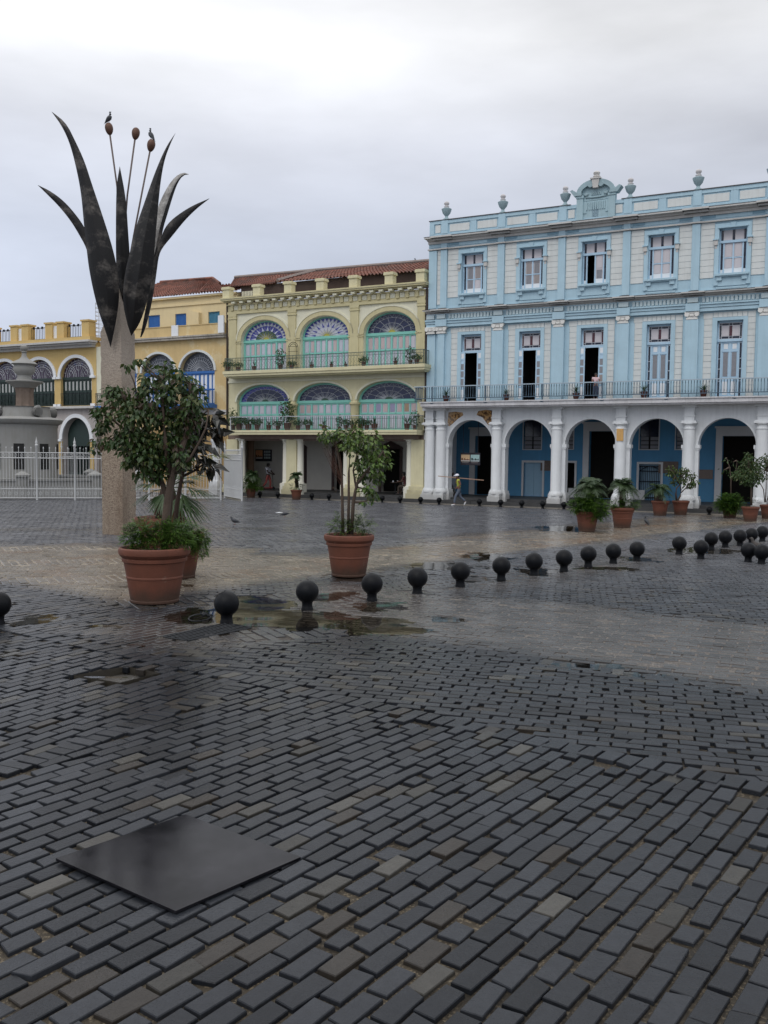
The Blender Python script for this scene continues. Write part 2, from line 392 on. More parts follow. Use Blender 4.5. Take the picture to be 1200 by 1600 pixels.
# rusticated cream courses
b=MB(BO)
def courses(a,c,z0,z1,h,v=.035):
    n=max(1,round((z1-z0)/h)); h=(z1-z0)/n
    for i in range(n): b.box(a,c,0,v,z0+i*h+.008,z0+(i+1)*h-.008)
for n,c in enumerate(BC):
    courses(BP[n]+.22,c-.86,11.55,14.22,.285); courses(c+.86,BP[n+1]-.20,11.55,14.22,.285)
    courses(BP[n]+.46,c-.82,SLT,9.86,.30); courses(c+.80,BP[n+1]-.52,SLT,9.86,.30)
    for i in range(7):
        a=c-.80+i*1.58/7; b.box(a+.01,a+1.58/7-.01,0,.05,9.62,9.86)
courses(3.24,3.46,11.2,14.22,.285); b.box(3.22,3.40,0,.05,SLT,9.55)
split_build(b,'rustication',M_cream,blue)
b=MB(BO)
for i,p in enumerate(BP):
    b.box(p-.19,p+.19,0,.12,11.0,14.22); b.box(p-.17,p+.17,0,.12,14.32,14.72)
    b.box(p-.48,p+.50,0,.07,SLT,9.55)
    if i==0: b.box(p-.26,p+.14,.07,.22,SLT,9.55); b.box(2.72,3.22,0,.16,SLT,9.55); b.box(2.74,3.22,0,.1,11,14.2)
    else: b.box(p-.37,p+.26,.07,.26,SLT,9.55)
split_build(b,'pilaster',M_blue,blue)
b=MB(BO)
for i,p in enumerate(BP):
    cs=(p-.06,) if i else (2.97,p-.06)
    for q in cs:
        b.box(q-.27,q+.27,.02,.28,9.56,9.64); b.box(q-.22,q+.22,.02,.26,9.64,9.78)
        for s_ in (-1,1):
            m=len(b.v); b.lathe([(.0,-.13),(.11,-.13),(.13,0),(.11,.13),(0,.13)],(0,0,0),10,cap=False)
            for j in range(m,len(b.v)):
                x,y,z=b.v[j]; b.v[j]=(q-BO+s_*.23+x,-.27+z*.4,9.80+y)
        b.box(q-.34,q+.34,.02,.30,9.86,9.93)
        b.box(q-.1,q+.1,.26,.32,9.72,9.84)
split_build(b,'capital',mat('white_capital',(.78,.77,.73),.85,.12,6,.3,20,dirt=(.4,.39,.36)),blue)
b=MB(BO)   # architrave / frieze, blue
b.box(2.66,BE,0,.20,9.93,10.09); b.box(2.64,BE,0,.24,10.11,10.24); b.box(2.62,BE,0,.30,10.25,10.33); b.box(2.66,BE,0,.16,10.33,10.66)
for i,p in enumerate(BP): b.box(p-.36,p+.30,.16,.36,9.95,10.33)
for c in BC: b.box(c-.72,c+.72,0,.05,10.86,11.08); 
b.box(2.7,BE,0,.035,14.40,14.72); b.box(2.7,BE,0,.05,10.85,11.0)
b.build('frieze',M_blue,blue)
M_palefr=mat('pale_blue_relief',(.50,.60,.63),.85,.08,5,.15)
b=MB(BO)
for n,c in enumerate(BC):
    a=BP[n]+.40
    while a<BP[n+1]-.46: b.box(a,a+.13,.16,.25,10.36,10.60); a+=.19
for p in BP: b.box(p-.28,p+.22,.16,.36,10.37,10.60)
b.box(2.72,3.2,.16,.3,10.37,10.6)
b.build('dentil_frieze',M_palefr,blue)
b=MB(BO)
for n,c in enumerate(BC):
    for a,d in ((BP[n]+.26,c-.84),(c+.84,BP[n+1]-.26)): b.box(a,d,.035,.06,14.44,14.70)
split_build(b,'frieze_panel',mat('slate_blue_relief',(.22,.36,.45),.85,.2,12,.4,22),blue)
b=MB(BO)   # cornices
def cornice(u0,z,h,proj,ress):
    b.box(u0-.02,BE,0,proj*.55,z-h*.55,z-h*.25); b.box(u0-.10,BE,0,proj,z-h*.25,z); b.box(u0-.0,BE,0,proj*.3,z-h,z-h*.55)
    for p in BP: b.box(p-ress,p+ress,proj*.5,proj+.12,z-h*.25,z+.002); b.box(p-ress+.06,p+ress-.06,proj*.3,proj*.55+.12,z-h*.55,z-h*.252)
cornice(2.66,10.86,.24,.50,.55); cornice(2.70,14.90,.32,.50,.62)
b.box(2.68,BE,0,.16,14.24,14.31)
for p in BP: b.box(p-.27,p+.27,.1,.2,14.24,14.312); b.box(p-.25,p+.25,0,.2,14.72,14.78)
b.build('cornice',M_cornice,blue)
b=MB(BO); b.box(2.55,BE,0,.52,10.861,10.875); b.box(2.58,BE,0,.52,14.905,14.92); b.box(2.70,10.85,-.3,.1,15.86,15.90); b.box(13.5,BE,-.3,.1,15.86,15.90)
for p in BP: b.box(p-.24,p+.22,.1,.34,10.875,10.95)
b.build('coping',M_cap,blue)
b=MB(BO); b.box(2.74,BE,-.25,0,14.92,15.86); b.box(2.74,11.2,0,.06,15.68,15.86); b.box(13.1,BE,0,.06,15.68,15.86); b.box(2.74,BE,0,.06,14.92,15.12)
for p in BP: b.box(p-.2,p+.2,0,.08,15.12,15.86)
for c in BC: b.box(c-.17,c+.17,0,.05,15.12,15.68)
b.box(2.74,3.02,0,.07,15.12,15.68)
b.box(2.76,3.1,-6,-.25,14.9,15.86)
b.build('parapet',M_blue,blue)
b=MB(BO)
for n,c in enumerate(BC):
    if n==2:
        b.box(BP[2]+.28,BP[2]+.62,0,.03,15.2,15.62); b.box(BP[3]-.62,BP[3]-.28,0,.03,15.2,15.62); continue
    b.box(BP[n]+.3,c-.24,0,.03,15.2,15.6); b.box(c+.24,BP[n+1]-.3,0,.03,15.2,15.6)
b.box(3.08,3.4,0,.03,15.2,15.62)
split_build(b,'parapet_panel',M_cream,blue)
# urns
def urn_mesh():
    b=MB(); b.lathe([(.22,0),(.22,.05),(.12,.12),(.09,.20),(.13,.25),(.24,.36),(.29,.48),(.32,.56),(.33,.60),(.26,.63),(.16,.64)],seg=14)
    b.lathe([(.15,.63),(.16,.70),(.18,.73),(.10,.78),(.13,.83),(.17,.88),(.17,.94),(.12,1.0),(.02,1.03)],seg=12,k=1)
    return b
u_first=None
for p in [BP[0]+.05,BP[1],BP[2]+.08,BP[3]+.08,BP[4],BP[5],BP[6]]:
    if u_first is None: u_first=o=urn_mesh().build('urn',[mat('grey_blue_urn',(.34,.46,.50),.85,.2,6,.3,20,dirt=(.15,.16,.16)),mat('pale_finial',(.55,.53,.53),.9,.15,6,.2)],blue,40)
    else: o=u_first.copy(); COL.objects.link(o); o.parent=blue
    o.location=(p-BO,.06,15.88); o.scale=(.87,.87,1.)
# pediment
pc=12.19
b=MB(BO)
b.box(pc-.98,pc+.98,-.28,.05,14.92,16.35)
for s_ in (-1,1): b.box(pc+s_*.83-.17,pc+s_*.83+.17,.05,.16,14.92,16.2); b.box(pc+s_*.83-.2,pc+s_*.83+.2,0,.2,16.12,16.24)
arc=[(pc-.98,16.35)]+[(pc-.98*math.cos(PI*i/18),16.35+.62*math.sin(PI*i/18)) for i in range(1,18)]+[(pc+.98,16.35)]
b.prism(arc,-.28,.05)
b.box(pc-.68,pc+.68,.05,.07,15.98,16.02)
for i in range(9): b.box(pc-.5+i*.115,pc-.44+i*.115,.05,.09,15.5,15.9)
b.box(pc-.72,pc-.5,.05,.085,15.35,15.95); b.box(pc+.5,pc+.72,.05,.085,15.35,15.95)
b.build('pediment',mat('pediment_blue',(.40,.55,.60),.85,.1,3,.2,20,dirt=(.2,.26,.28),streak=.3),blue)
b=MB(BO)
b.band(pc,16.35,.76,.42,1.0,.66,.05,.24,18)
for s_ in (-1,1):
    b.prism([(pc+s_*.72,16.24),(pc+s_*1.12,16.24),(pc+s_*1.34,16.52),(pc+s_*1.22,16.58),(pc+s_*.98,16.42),(pc+s_*.72,16.36)],-.2,.26)
    m=len(b.v); b.lathe([(0,-.1),(.13,-.1),(.16,0),(.13,.1),(0,.1)],(0,0,0),12,cap=False)
    for j in range(m,len(b.v)):
        x,y,z=b.v[j]; b.v[j]=(pc-BO+s_*.27+x,-.16+z,16.72+y*.9)
    m=len(b.v); b.lathe([(0,-.06),(.07,-.06),(.1,0),(.07,.06),(0,.06)],(0,0,0),10,cap=False)
    for j in range(m,len(b.v)):
        x,y,z=b.v[j]; b.v[j]=(pc-BO+s_*.52+x*1.3,-.09+z,16.30+y)
for i in range(5): b.flathe([(.045,0),(.05,.1),(.02,.16)],pc-.22+i*.11,.06,16.24,6)
b.ftube([(pc-.55,.08,16.16),(pc-.2,.1,16.12),(pc+.2,.1,16.12),(pc+.55,.08,16.16)],.035,6)
b.band(pc,16.9,.0,.0,.16,-.3,.06,.2,8)
b.build('pediment_scroll',mat('pediment_relief',(.34,.46,.50),.85,.2,6,.3,22,dirt=(.14,.17,.18)),blue,35)
b=MB(BO); b.prism([(pc-.13,16.55),(pc+.13,16.55),(pc+.2,17.0),(pc-.2,17.0)],-.1,.3); b.box(pc-.27,pc+.27,-.15,.34,17.0,17.06)
b.flathe([(.15,0),(.15,.06),(.19,.1),(.12,.16),(.17,.22),(.18,.29),(.1,.36),(.02,.38)],pc,.08,17.06,12)
b.build('keystone_finial',M_cornice,blue,35)
# windows of the top floor
def top_window(n,c):
    b=MB(BO)
    z0,z1=11.72,13.90
    b.box(c-.84,c-.64,0,.09,11.16,14.12); b.box(c+.64,c+.84,0,.09,11.16,14.12); b.box(c-.64,c+.64,0,.09,13.9,14.12); b.box(c-.64,c+.64,0,.06,11.12,11.56)
    b.box(c-.69,c+.69,.09,.15,13.90,13.96); b.prism([(c-.13,14.14),(c-.09,13.93),(c+.09,13.93),(c+.13,14.14)],.09,.14)
    for s_ in (-1,1): b.box(c+s_*.78-.13,c+s_*.78+.13,.0,.20,13.34,13.40)
    w=b.build('window',M_blue,blue)
    b=MB(BO); b.box(c-.78,c+.78,-.1,.24,11.60,11.70); b.box(c-.72,c+.72,0,.18,11.55,11.60)
    for s_ in (-1,1): b.box(c+s_*.58-.12,c+s_*.58+.12,0,.16,11.38,11.55)
    b.build('sill',M_blue,w)
    b=MB(BO)
    for s_ in (-1,1):
        q=c+s_*.78; b.box(q-.09,q+.09,0,.16,13.1,13.33); b.box(q-.05,q+.05,0,.1,12.94,13.1)
    split_build(b,'bracket',M_cornice,w)
    b=MB(BO); v0,v1=-.24,-.18
    b.box(c-.64,c-.58,v0,v1,z0,z1); b.box(c+.58,c+.64,v0,v1,z0,z1); b.box(c-.64,c+.64,v0,v1,z1-.06,z1); b.box(c-.64,c+.64,v0,v1+.05,13.22,13.34); b.box(c-.64,c+.64,v0,v1,z0,z0+.06)
    for q in (c-.44,c+.44,c): b.box(q-.035,q+.035,v0,v1,z0,13.22)
    if n!=2:
        b.box(c-.44,c+.44,v0+.005,v1-.005,12.48,12.53)
    b.build('frame',M_ltframe,w)
    b=MB(BO); v0,v1=-.23,-.20
    for a,d in ((c-.58,c-.475),(c+.475,c+.58)):
        b.box(a,d,v0,v1,11.98,12.55,0); b.box(a,d,v0,v1,12.60,13.2,0); b.box(a,d,v0,v1,z0+.06,11.95,4)
        b.box(a,d,v0,v1,13.38,13.84,0)
    b.box(c-.055,c+.055,v0,v1+.01,13.40,13.84,0); b.box(c-.47,c-.06,v0,v1,13.36,13.84,1); b.box(c+.06,c+.47,v0,v1,13.36,13.84,1)
    for s_ in (-1,1):
        if n==2 and s_<0: continue
        a,d=sorted((c+s_*.035,c+s_*.405))
        ks=[1,2,2,2] if n==0 else [1,2,2,2] if n==1 else [1,1,2,3]
        b.box(a,d,v0,v1,z0+.06,12.0,4)
        q=(a+.02,d-.04)
        if n in (0,1): sets=((12.02,12.46,2 if s_<0 else (1 if n==0 else 3)),(12.55,13.16,3 if (s_<0)==(n==1) else 2))
        else: sets=((12.02,12.46,2 if s_>0 and n==2 else 1),(12.55,13.16,1))
        b.box(a,d,v0-.02,v1-.02,12.0,13.22,1)
        for e0,e1,kk in sets: b.box(q[0]+.03,q[1]-.01,v0,v1,e0,e1,kk)
    b.build('pane',[M_glassdk,M_pale,M_gray,M_tan,M_whitep],w)
for n,c in enumerate(BC): top_window(n,c)
def balcony_door(n,c):
    z0,z1=SLT,9.45; zt=8.56
    b=MB(BO)
    b.box(c-.82,c-.60,0,.09,z0,9.60); b.box(c+.60,c+.80,0,.09,z0,9.60); b.box(c-.60,c+.60,0,.09,9.45,9.60)
    d=b.build('balcony_door',M_blue,blue)
    b=MB(BO); v0,v1=-.26,-.18
    b.box(c-.60,c-.54,v0,v1,z0,z1); b.box(c+.54,c+.60,v0,v1,z0,z1); b.box(c-.6,c+.6,v0,v1,z1-.08,z1); b.box(c-.6,c+.6,v0,v1+.06,zt-.12,zt)
    if n in (3,4,5):
        for q in (c-.40,c+.40,c): b.box(q-.04,q+.04,v0,v1,z0,zt-.12)
        for s_ in (-1,1):
            a,e=sorted((c+s_*.04,c+s_*.36)); b.box(a,e,v0,v1-.01,7.95,8.05); b.box(a,e,v0,v1-.01,8.36,8.44)
    else:
        for s_ in (-1,1):                        # folded leaves opened outwards
            a,e=sorted((c+s_*.36,c+s_*.66)); vv=(.02,.07)
            b.box(a,a+.06,*vv,z0+.05,zt-.08); b.box(e-.06,e,*vv,z0+.05,zt-.08)
            for z in (z0+.05,z0+.75,7.0,7.42,7.82,8.05,zt-.16): b.box(a,e,vv[0],vv[1]-.004,z,z+.08)
    b.build('frame',M_ltframe,d)
    b=MB(BO); v0,v1=-.24,-.21; h0,h1=zt+.03,z1-.10
    b.box(c-.54,c+.54,v0-.02,v1-.02,zt,z1-.08,4)
    def pane(a,e,f,g,k): b.box(a+.012,e-.012,v0,v1,f+.012,g-.012,k)
    bs=.09
    for a,e in ((c-.52,c-.42),(c+.42,c+.52)): pane(a,e,h0+bs,h1-bs,1 if n!=4 and n!=3 else 0); pane(a,e,h0,h0+bs,0); pane(a,e,h1-bs,h1,0)
    for a,e in ((c-.42,c-.08),(c+.08,c+.42)): pane(a,e,h0,h0+bs+.03,0); pane(a,e,h1-bs-.03,h1,0); pane(a,e,h0+bs+.03,h1-bs-.03,2)
    pane(c-.08,c+.08,h0,h0+bs+.03,0); pane(c-.08,c+.08,h1-bs-.03,h1,0); pane(c-.08,c+.08,h0+bs+.03,h1-bs-.03,1)
    if n in (3,4,5):
        for a,e in ((c-.54,c-.44),(c+.44,c+.54)):
            b.box(a,e,v0-.02,v1-.02,z0,zt-.12,4)
            for f,g in ((z0+.1,6.5),(6.55,7.1),(7.15,7.6),(7.64,8.36)): b.box(a+.01,e-.01,v0,v1,f,g,0)
        for s_ in (-1,1):
            a,e=sorted((c+s_*.04,c+s_*.36)); b.box(a,e,v0-.01,v1-.01,z0,zt-.12,3)
            b.box(a+.07,e-.06,v0,v1+.004,8.08,8.34,4); b.box(a+.05,e-.05,v0,v1+.004,6.75,7.92,5); b.box(a+.05,e-.05,v0,v1+.004,z0+.15,6.5,4 )
    else:
        for s_ in (-1,1):
            a,e=sorted((c+s_*.36,c+s_*.66)); b.box(a+.04,e-.04,.03,.05,z0+.1,zt-.1,3)
            b.box(a+.07,e-.07,.045,.062,8.13,8.40,4)
            for f,g,kk in ((7.5,7.82,5),(7.08,7.42,5 if s_<0 else 5),(6.52,7.0,6 if n else 5)): b.box(a+.07,e-.07,.045,.062,f,g,kk)
            b.box(a+.07,e-.07,.045,.062,z0+.15,6.4,4)
    b.build('pane',[M_glassdk,M_glassred,M_pale,M_ltframe,M_whitep,M_gray,M_tan],d)
for n,c in enumerate(BC): balcony_door(n,c)
# body behind
b=MB(BO); b.box(2.76,BE,-9,-3.25,5.5,14.9); b.build('rear_block',M_blue,blue)
# ================================================================ three-storey yellow house
M_yel=mat('yellow_stucco',(.69,.64,.42),.85,.08,1.5,.12,30,dirt=(.40,.34,.18),streak=.3,base=(.2,1.0,(.30,.27,.17),.6))
M_ycream=mat('pale_cream_stucco',(.74,.72,.57),.85,.05,1.5,.1,30,dirt=(.5,.46,.32),streak=.25)
M_ydk=mat('olive_yellow_trim',(.61,.55,.33),.85,.09,2,.15,30,dirt=(.34,.29,.15),streak=.3)
M_teal=mat('turquoise_wood',(.22,.55,.47),.55,.1,6)
M_lil=mat('lilac_glass',(.56,.54,.60),.35,.08,9,.25,8); M_pink=mat('rose_glass',(.52,.42,.42),.35,.12,9,.25,8); M_vio=mat('violet_glass',(.30,.28,.42),.3,.12,9,.25,8); M_amb=mat('amber_louvre',(.36,.26,.17),.5,.3,9)
M_gblue=mat('cobalt_stained_glass',(.035,.04,.28),.2,.3,6,.25,8); M_gnavy=mat('navy_stained_glass',(.012,.018,.06),.2,.3,6,.25,8); M_gwhite=mat('frosted_glass',(.50,.52,.60),.35,.08,9,.25,8); M_ggold=mat('gold_stained_glass',(.42,.36,.06),.3,.2,9,.25,8); M_ggreen=mat('bottle_green_glass',(.03,.07,.04),.2,.3,9,.25,8)
M_lead=mat('pale_lead_came',(.48,.50,.54),.5,.08,9)
M_railgr=mat('verdigris_iron',(.06,.10,.09),.55,.3,8)
def tilemat(name,c):
    m,nt,b=newmat(name); L=nt.links
    a=nt.nodes.new('ShaderNodeTexVoronoi'); a.inputs['Scale'].default_value=3.2
    tc=nt.nodes.new('ShaderNodeTexCoord'); L.new(tc.outputs['Object'],a.inputs['Vector'])
    col=mixc(nt,a.outputs['Color'],[x*.55 for x in c],[x*1.35 for x in c])
    col=mixc(nt,ramp(nt,noise(nt,.8,6,.7),.5,.68,0,.75),col,(.05,.045,.04)); col=mixc(nt,ramp(nt,noise(nt,3,4,.7),.6,.72,0,.6),col,(.32,.20,.14))
    L.new(col,b.inputs['Base Color']); b.inputs['Roughness'].default_value=.75; return m
M_tile=tilemat('red_clay_tile',(.20,.078,.052))
def tile_roof(b,A,B,C,D,per=.24,course=.38,amp=.055):
    """ridge A->B, eave D->C as (u,v,z); half-round tiles in stepped courses"""
    A,B,C,D=[Vector((p[0]-b.ox,-p[1],p[2])) for p in (A,B,C,D)]
    lu=max((B-A).length,(C-D).length); ls=((D-A).length+(C-B).length)/2
    nu=max(4,int(lu/per))*6; ns=max(2,int(ls/course)); nrm=(C-D).cross(A-D).normalized()
    if nrm.z<0: nrm=-nrm
    base=len(b.v); rows=[]
    jit=[random.uniform(-.02,.02) for _ in range(nu//6+1)]
    for j in range(ns):
        for e in (0,1):
            t=(j+e)/ns
            L_=A.lerp(D,t); R_=B.lerp(C,t); row=[]
            for i in range(nu+1):
                ph=i/6*2*PI; h=amp*(math.cos(ph)*.9)+(.0 if e==0 else .05)+jit[i//6]*.6
                row.append(len(b.v)); b.v.append(tuple(L_.lerp(R_,i/nu)+nrm*h))
            rows.append(row)
    for r in range(len(rows)-1):
        for i in range(nu): b.f.append((rows[r][i],rows[r][i+1],rows[r+1][i+1],rows[r+1][i])); b.mi.append(b.k)
YO=-11.4
yel=building('yellow_house','three storey yellow house with turquoise doors, blue fan windows and red tiled roof',YO)
YC=[-8.64,-4.20,.24]; LC=[-8.70,-4.30,.10]
# ground floor
b=MB(YO)
b.arch_wall(-11.35,2.52,7.20,12.0,0,-.5,[(c,1.70,9.82,1.20,7.84) for c in YC],22)
b.build('upper_wall',M_ycream,yel)
b=MB(YO)
b.arch_wall(-11.35,2.52,3.86,7.20,0,-.5,[(c,1.98,5.98,1.06,4.15) for c in LC],22)
b.box(2.48,2.52,-7,-.5,3.5,12.4)
b.build('middle_wall',M_yel,yel)
b=MB(YO)
for p in (-10.98,-6.49,-2.08,2.30):
    w=.28 if -11<p<2.2 else .24
    b.box(p-w,p+w,0,.10,7.86,11.2); b.box(p-w-.05,p+w+.05,0,.14,11.2,11.28); b.box(p-w-.03,p+w+.03,0,.12,11.36,11.52); b.box(p-w,p+w,0,.1,11.28,11.36)
for c in YC:
    for s_ in (-1,1):
        q=c+s_*1.90; b.box(q-.17,q+.17,0,.06,7.86,9.66); b.box(q-.22,q+.22,0,.1,9.66,9.72); b.box(q-.19,q+.19,0,.08,9.78,9.86)
    b.band(c,9.86,1.70,1.20,2.0,1.46,0,.07,22)
split_build(b,'pilaster',M_ydk,yel)
b=MB(YO)
for c in YC: b.band(c,9.86,2.0,1.46,2.08,1.54,0,.10,22)
b.box(-11.4,2.55,0,.06,7.18,7.30)
for c in LC: b.band(c,5.98,1.98,1.06,2.10,1.18,0,.08,22)
split_build(b,'archivolt',M_ycream,yel)
b=MB(YO); b.box(-11.38,2.54,0,.12,11.52,11.66); b.box(-11.38,2.54,0,.06,11.66,12.14); b.box(-11.4,2.56,0,.16,12.06,12.14)
a=-11.1
i=0
while a<2.4:
    b.box(a,a+.2,.06,.14,11.74,12.06) ; a+=.62
b.box(-11.5,2.62,0,.34,12.25,12.32); b.box(-11.6,2.72,-.3,.5,12.32,12.40); b.box(-11.64,2.76,-.3,.55,12.42,12.50)
b.build('entablature',M_ydk,yel)
b=MB(YO)
a=-10.86
while a<2.3: b.box(a,a+.30,.06,.09,11.78,12.04); b.box(a+.02,a+.28,.1,.42,12.14,12.25); a+=.62
b.box(-11.66,2.74,-.3,.52,12.40,12.42)
b.build('modillion',M_ycream,yel)
b=MB(YO)
for p in (-11.3,-8.95,-6.62,-4.32,-2.05,.32,2.32):
    b.box(p-.26,p+.26,-.10,.36,12.5,13.05); b.box(p-.32,p+.32,-.14,.42,13.05,13.18); b.box(p-.29,p+.29,-.12,.39,13.18,13.22)
split_build(b,'parapet_post',M_yel,yel)
b=MB(YO); b.box(-8.8,2.5,-1.3,-1.2,12.45,13.5); b.box(-11.3,-8.8,-1.35,-1.25,12.45,13.62)
b.box(-11.6,2.5,-.3,-.1,12.5,12.56)
b.build('attic_wall',mat('dark_timber',(.07,.045,.035),.85,.35,2.5,dirt=(.15,.12,.1)),yel)
b=MB(YO)
for i in range(14): b.box(-10.95+i*.12,-10.88+i*.12,-.9,-.86,12.5,13.1)
b.build('attic_fence',M_ycream,yel)
b=MB(YO)
tile_roof(b,(-7.5,-4.3,14.68),(1.4,-4.3,14.62),(1.98,-.9,13.35),(-8.2,-.9,13.50))
tile_roof(b,(-14.3,-4.6,14.85),(-7.6,-4.6,14.75),(-8.6,-1.0,13.42),(-12.0,-1.0,13.5))
tile_roof(b,(-7.9,-4.6,14.74),(-7.45,-4.4,14.78),(-8.0,-.95,13.55),(-8.55,-1.0,13.5),per=.2)
tile_roof(b,(1.3,-4.3,14.6),(2.45,-4.5,14.35),(2.45,-1.0,13.42),(1.9,-.95,13.42))
b.build('roof',M_tile,yel)
b=MB(YO)
b.ftube([(-7.55,-4.3,14.78),(-7.9,-2.6,14.2),(-8.25,-.95,13.6)],.14,6); b.ftube([(-14.3,-4.6,14.92),(-7.5,-4.3,14.8),(1.4,-4.3,14.70),(2.5,-4.4,14.4)],.12,6)
b.build('ridge_mortar',mat('grey_mortar',(.25,.21,.19),.9,.3,4,.3),yel)
# fan-lights and doors
def fanlight(parent,c,a,bb,zs,vv,style,frame,lead_k,mats,nm='fan_window'):
    b=MB(parent_ox[parent]); n=14 if style[4]==2 else 16; rs=[.14,.50,.78,1.0]
    P=lambda r,t:(c-r*a*math.cos(t),zs+r*bb*math.sin(t))
    for i in range(n):
        t0,t1=PI*i/n,PI*(i+1)/n; tm=(t0+t1)/2
        b.fq([P(0,0),P(rs[0],t0),P(rs[0],t1)],vv,style[3])
        for j in range(3):
            k0,k1=style[j]
            # zig-zag: two inner triangles and one outer
            b.fq([P(rs[j],t0),P(rs[j+1],tm),P(rs[j],t1)],vv,k0 if (i%2==0 or j!=1) else k1)
            b.fq([P(rs[j],t0),P(rs[j+1],t0),P(rs[j+1],tm)],vv,k1); b.fq([P(rs[j],t1),P(rs[j+1],tm),P(rs[j+1],t1)],vv,k1 if style[4]!=1 else (k0 if j==2 else k1))
    def ln(*pts,r=.0105): b.ftube([(p[0],vv+.012,p[1]) for p in pts],r,4,lead_k)
    for i in range(n):
        t0,t1=PI*i/n,PI*(i+1)/n; tm=(t0+t1)/2
        for j in (range(3) if style[4]!=2 else (0,2)):
            if (i+j)%2==0 or style[4]>0: ln(P(rs[j],t0),P(rs[j+1],tm),P(rs[j],t1))
        if style[4]==2 and i%2==0: ln(P(.14,t0),P(.78,t0))
    for r in rs[1:3] if style[4] else rs[2:3]: ln(*[P(r,PI*i/24) for i in range(25)])
    w=b.build(nm,mats,parent,fixn=False)
    b=MB(parent_ox[parent]); b.band(c,zs,a-.02,bb-.02,a+.14,bb+.12,vv-.06,vv+.05,22); b.box(c-a-.12,c+a+.12,vv-.06,vv+.09,zs-.16,zs)
    b.build('frame',frame,w)
    return w
parent_ox={yel:YO}
GM=[M_gblue,M_gwhite,M_ggold,M_gnavy,M_ggreen,M_lead]
st=[((2,4),(1,0),(1,0),2,0),((2,1),(0,1),(1,0),2,0),((2,3),(3,3),(3,3),2,2)]
st2=[((4,3),(3,3),(0,0),4,2),((3,3),(3,3),(3,3),4,2),((3,3),(3,3),(3,3),4,2)]
def french_doors(parent,c,a,z0,z1,vv,frame,pm,pick,npan=8,nm='french_door',glz=None):
    X=parent_ox[parent]; b=MB(X); w=2*a/npan
    b.box(c-a-.1,c-a+.03,vv-.06,vv+.05,z0,z1); b.box(c+a-.03,c+a+.1,vv-.06,vv+.05,z0,z1)
    for i in range(1,npan):
        q=c-a+i*w; h=.035 if i%2 else .06; b.box(q-h,q+h,vv-.05,vv+(.03 if i%2 else .05),z0,z1)
    b.box(c-a,c+a,vv-.05,vv+.04,z1-.10,z1); b.box(c-a,c+a,vv-.05,vv+.03,z0+.95,z0+1.05); b.box(c-a,c+a,vv-.05,vv+.04,z0,z0+.12)
    d=b.build(nm,frame,parent)
    b=MB(X)
    for i in range(npan):
        q0,q1=c-a+i*w+.05,c-a+(i+1)*w-.05; b.box(q0-.03,q1+.03,vv-.04,vv-.005,z0,z1,1 if glz is None else glz)
        k=pick(i); b.box(q0+.05,q1-.05,vv-.02,vv+.012,z0+1.1,z1-.14,k); b.box(q0+.05,q1-.05,vv-.02,vv+.012,z0+.18,z0+.9,1 if glz is None else glz)
    b.build('pane',pm,d); return d
DM=[M_teal,M_gwhite,M_lil,M_pink,M_vio,M_amb]
rr=random.Random(3)
for i,c in enumerate(YC):
    fanlight(yel,c,1.60,1.10,9.86,-.3,st[i],M_teal,5,GM)
    french_doors(yel,c,1.60,7.84,9.72,-.3,M_teal,DM,lambda k,i=i:rr.choice([1,1,2,2,3] if i<2 else [2,3,4,3]))
for i,c in enumerate(LC):
    fanlight(yel,c,1.86,.98,5.98,-.3,st2[i],M_teal,5,GM)
    french_doors(yel,c,1.86,4.15,5.84,-.3,M_teal,DM,lambda k,i=i:rr.choice([1,1,2,4] if i==0 else [1,2,2,3] if i==1 else [5,3,4,3,5]))
b=MB(YO); b.box(-11.3,2.45,-.95,-.9,4.2,11.6); b.build('dark_room',M_room,yel)
b=MB(YO); b.box(-11.33,2.46,-9,-1.35,3.9,12.4); b.build('rear_block',M_yel,yel)
b=MB(YO)
for p in (-6.5,-2.1): b.flathe([(.28,0),(.26,.1),(.26,1.45),(.30,1.52),(.34,1.56),(.34,1.66)],p,-.12,4.15,14)
split_build(b,'balcony_column',M_ydk,yel,40)
# balconies
b=MB(YO); b.box(-11.0,2.95,0,.96,7.52,7.66); b.box(-11.05,2.99,0,1.02,7.66,7.84); b.box(-10.9,2.85,0,.8,7.44,7.52); b.build('balcony_slab',M_yel,yel)
b=MB(YO); b.box(-10.62,2.52,0,.96,3.88,4.02); b.box(-10.64,2.54,0,1.0,4.02,4.15); b.build('balcony_slab',M_yel,yel)
def ornate_rail(b,u0,u1,vv,z0,z1,step):
    b.box(u0,u1,vv-.02,vv+.02,z1-.03,z1); b.box(u0,u1,vv-.012,vv+.012,z0+.06,z0+.09); b.box(u0,u1,vv-.012,vv+.012,z1-.2,z1-.18)
    n=int((u1-u0)/step)
    for i in range(n+1):
        u=u0+(u1-u0)*i/n
        b.box(u-.009,u+.009,vv-.009,vv+.009,z0,z1)
        if i<n:
            c=u+step/2; pts=[(c+.06*math.sin(4*PI*t),vv,z0+.09+(z1-z0-.29)*t) for t in [k/8 for k in range(9)]]; b.ftube(pts,.008,3)
            b.ftube([(c+.045*math.cos(q),vv,z1-.1+.06*math.sin(q)) for q in [k*PI/3 for k in range(7)]],.007,3)
b=MB(YO); ornate_rail(b,-10.95,2.85,.92,7.84,8.66,.2)
for u in (-10.95,2.85):
    for i in range(7): b.box(u-.01,u+.01,.05+i*.13,.07+i*.13,7.84,8.64)
    b.box(u-.015,u+.015,0,.92,8.62,8.66)
b.build('balcony_railing',M_railgr,yel)
b=MB(YO); n=90
for i in range(n+1):
    u=-10.5+12.95*i/n; b.box(u-.009,u+.009,.90,.92,4.2,4.96)
b.box(-10.52,2.47,.895,.925,4.2,4.23); b.box(-10.52,2.47,.895,.925,4.8,4.82)
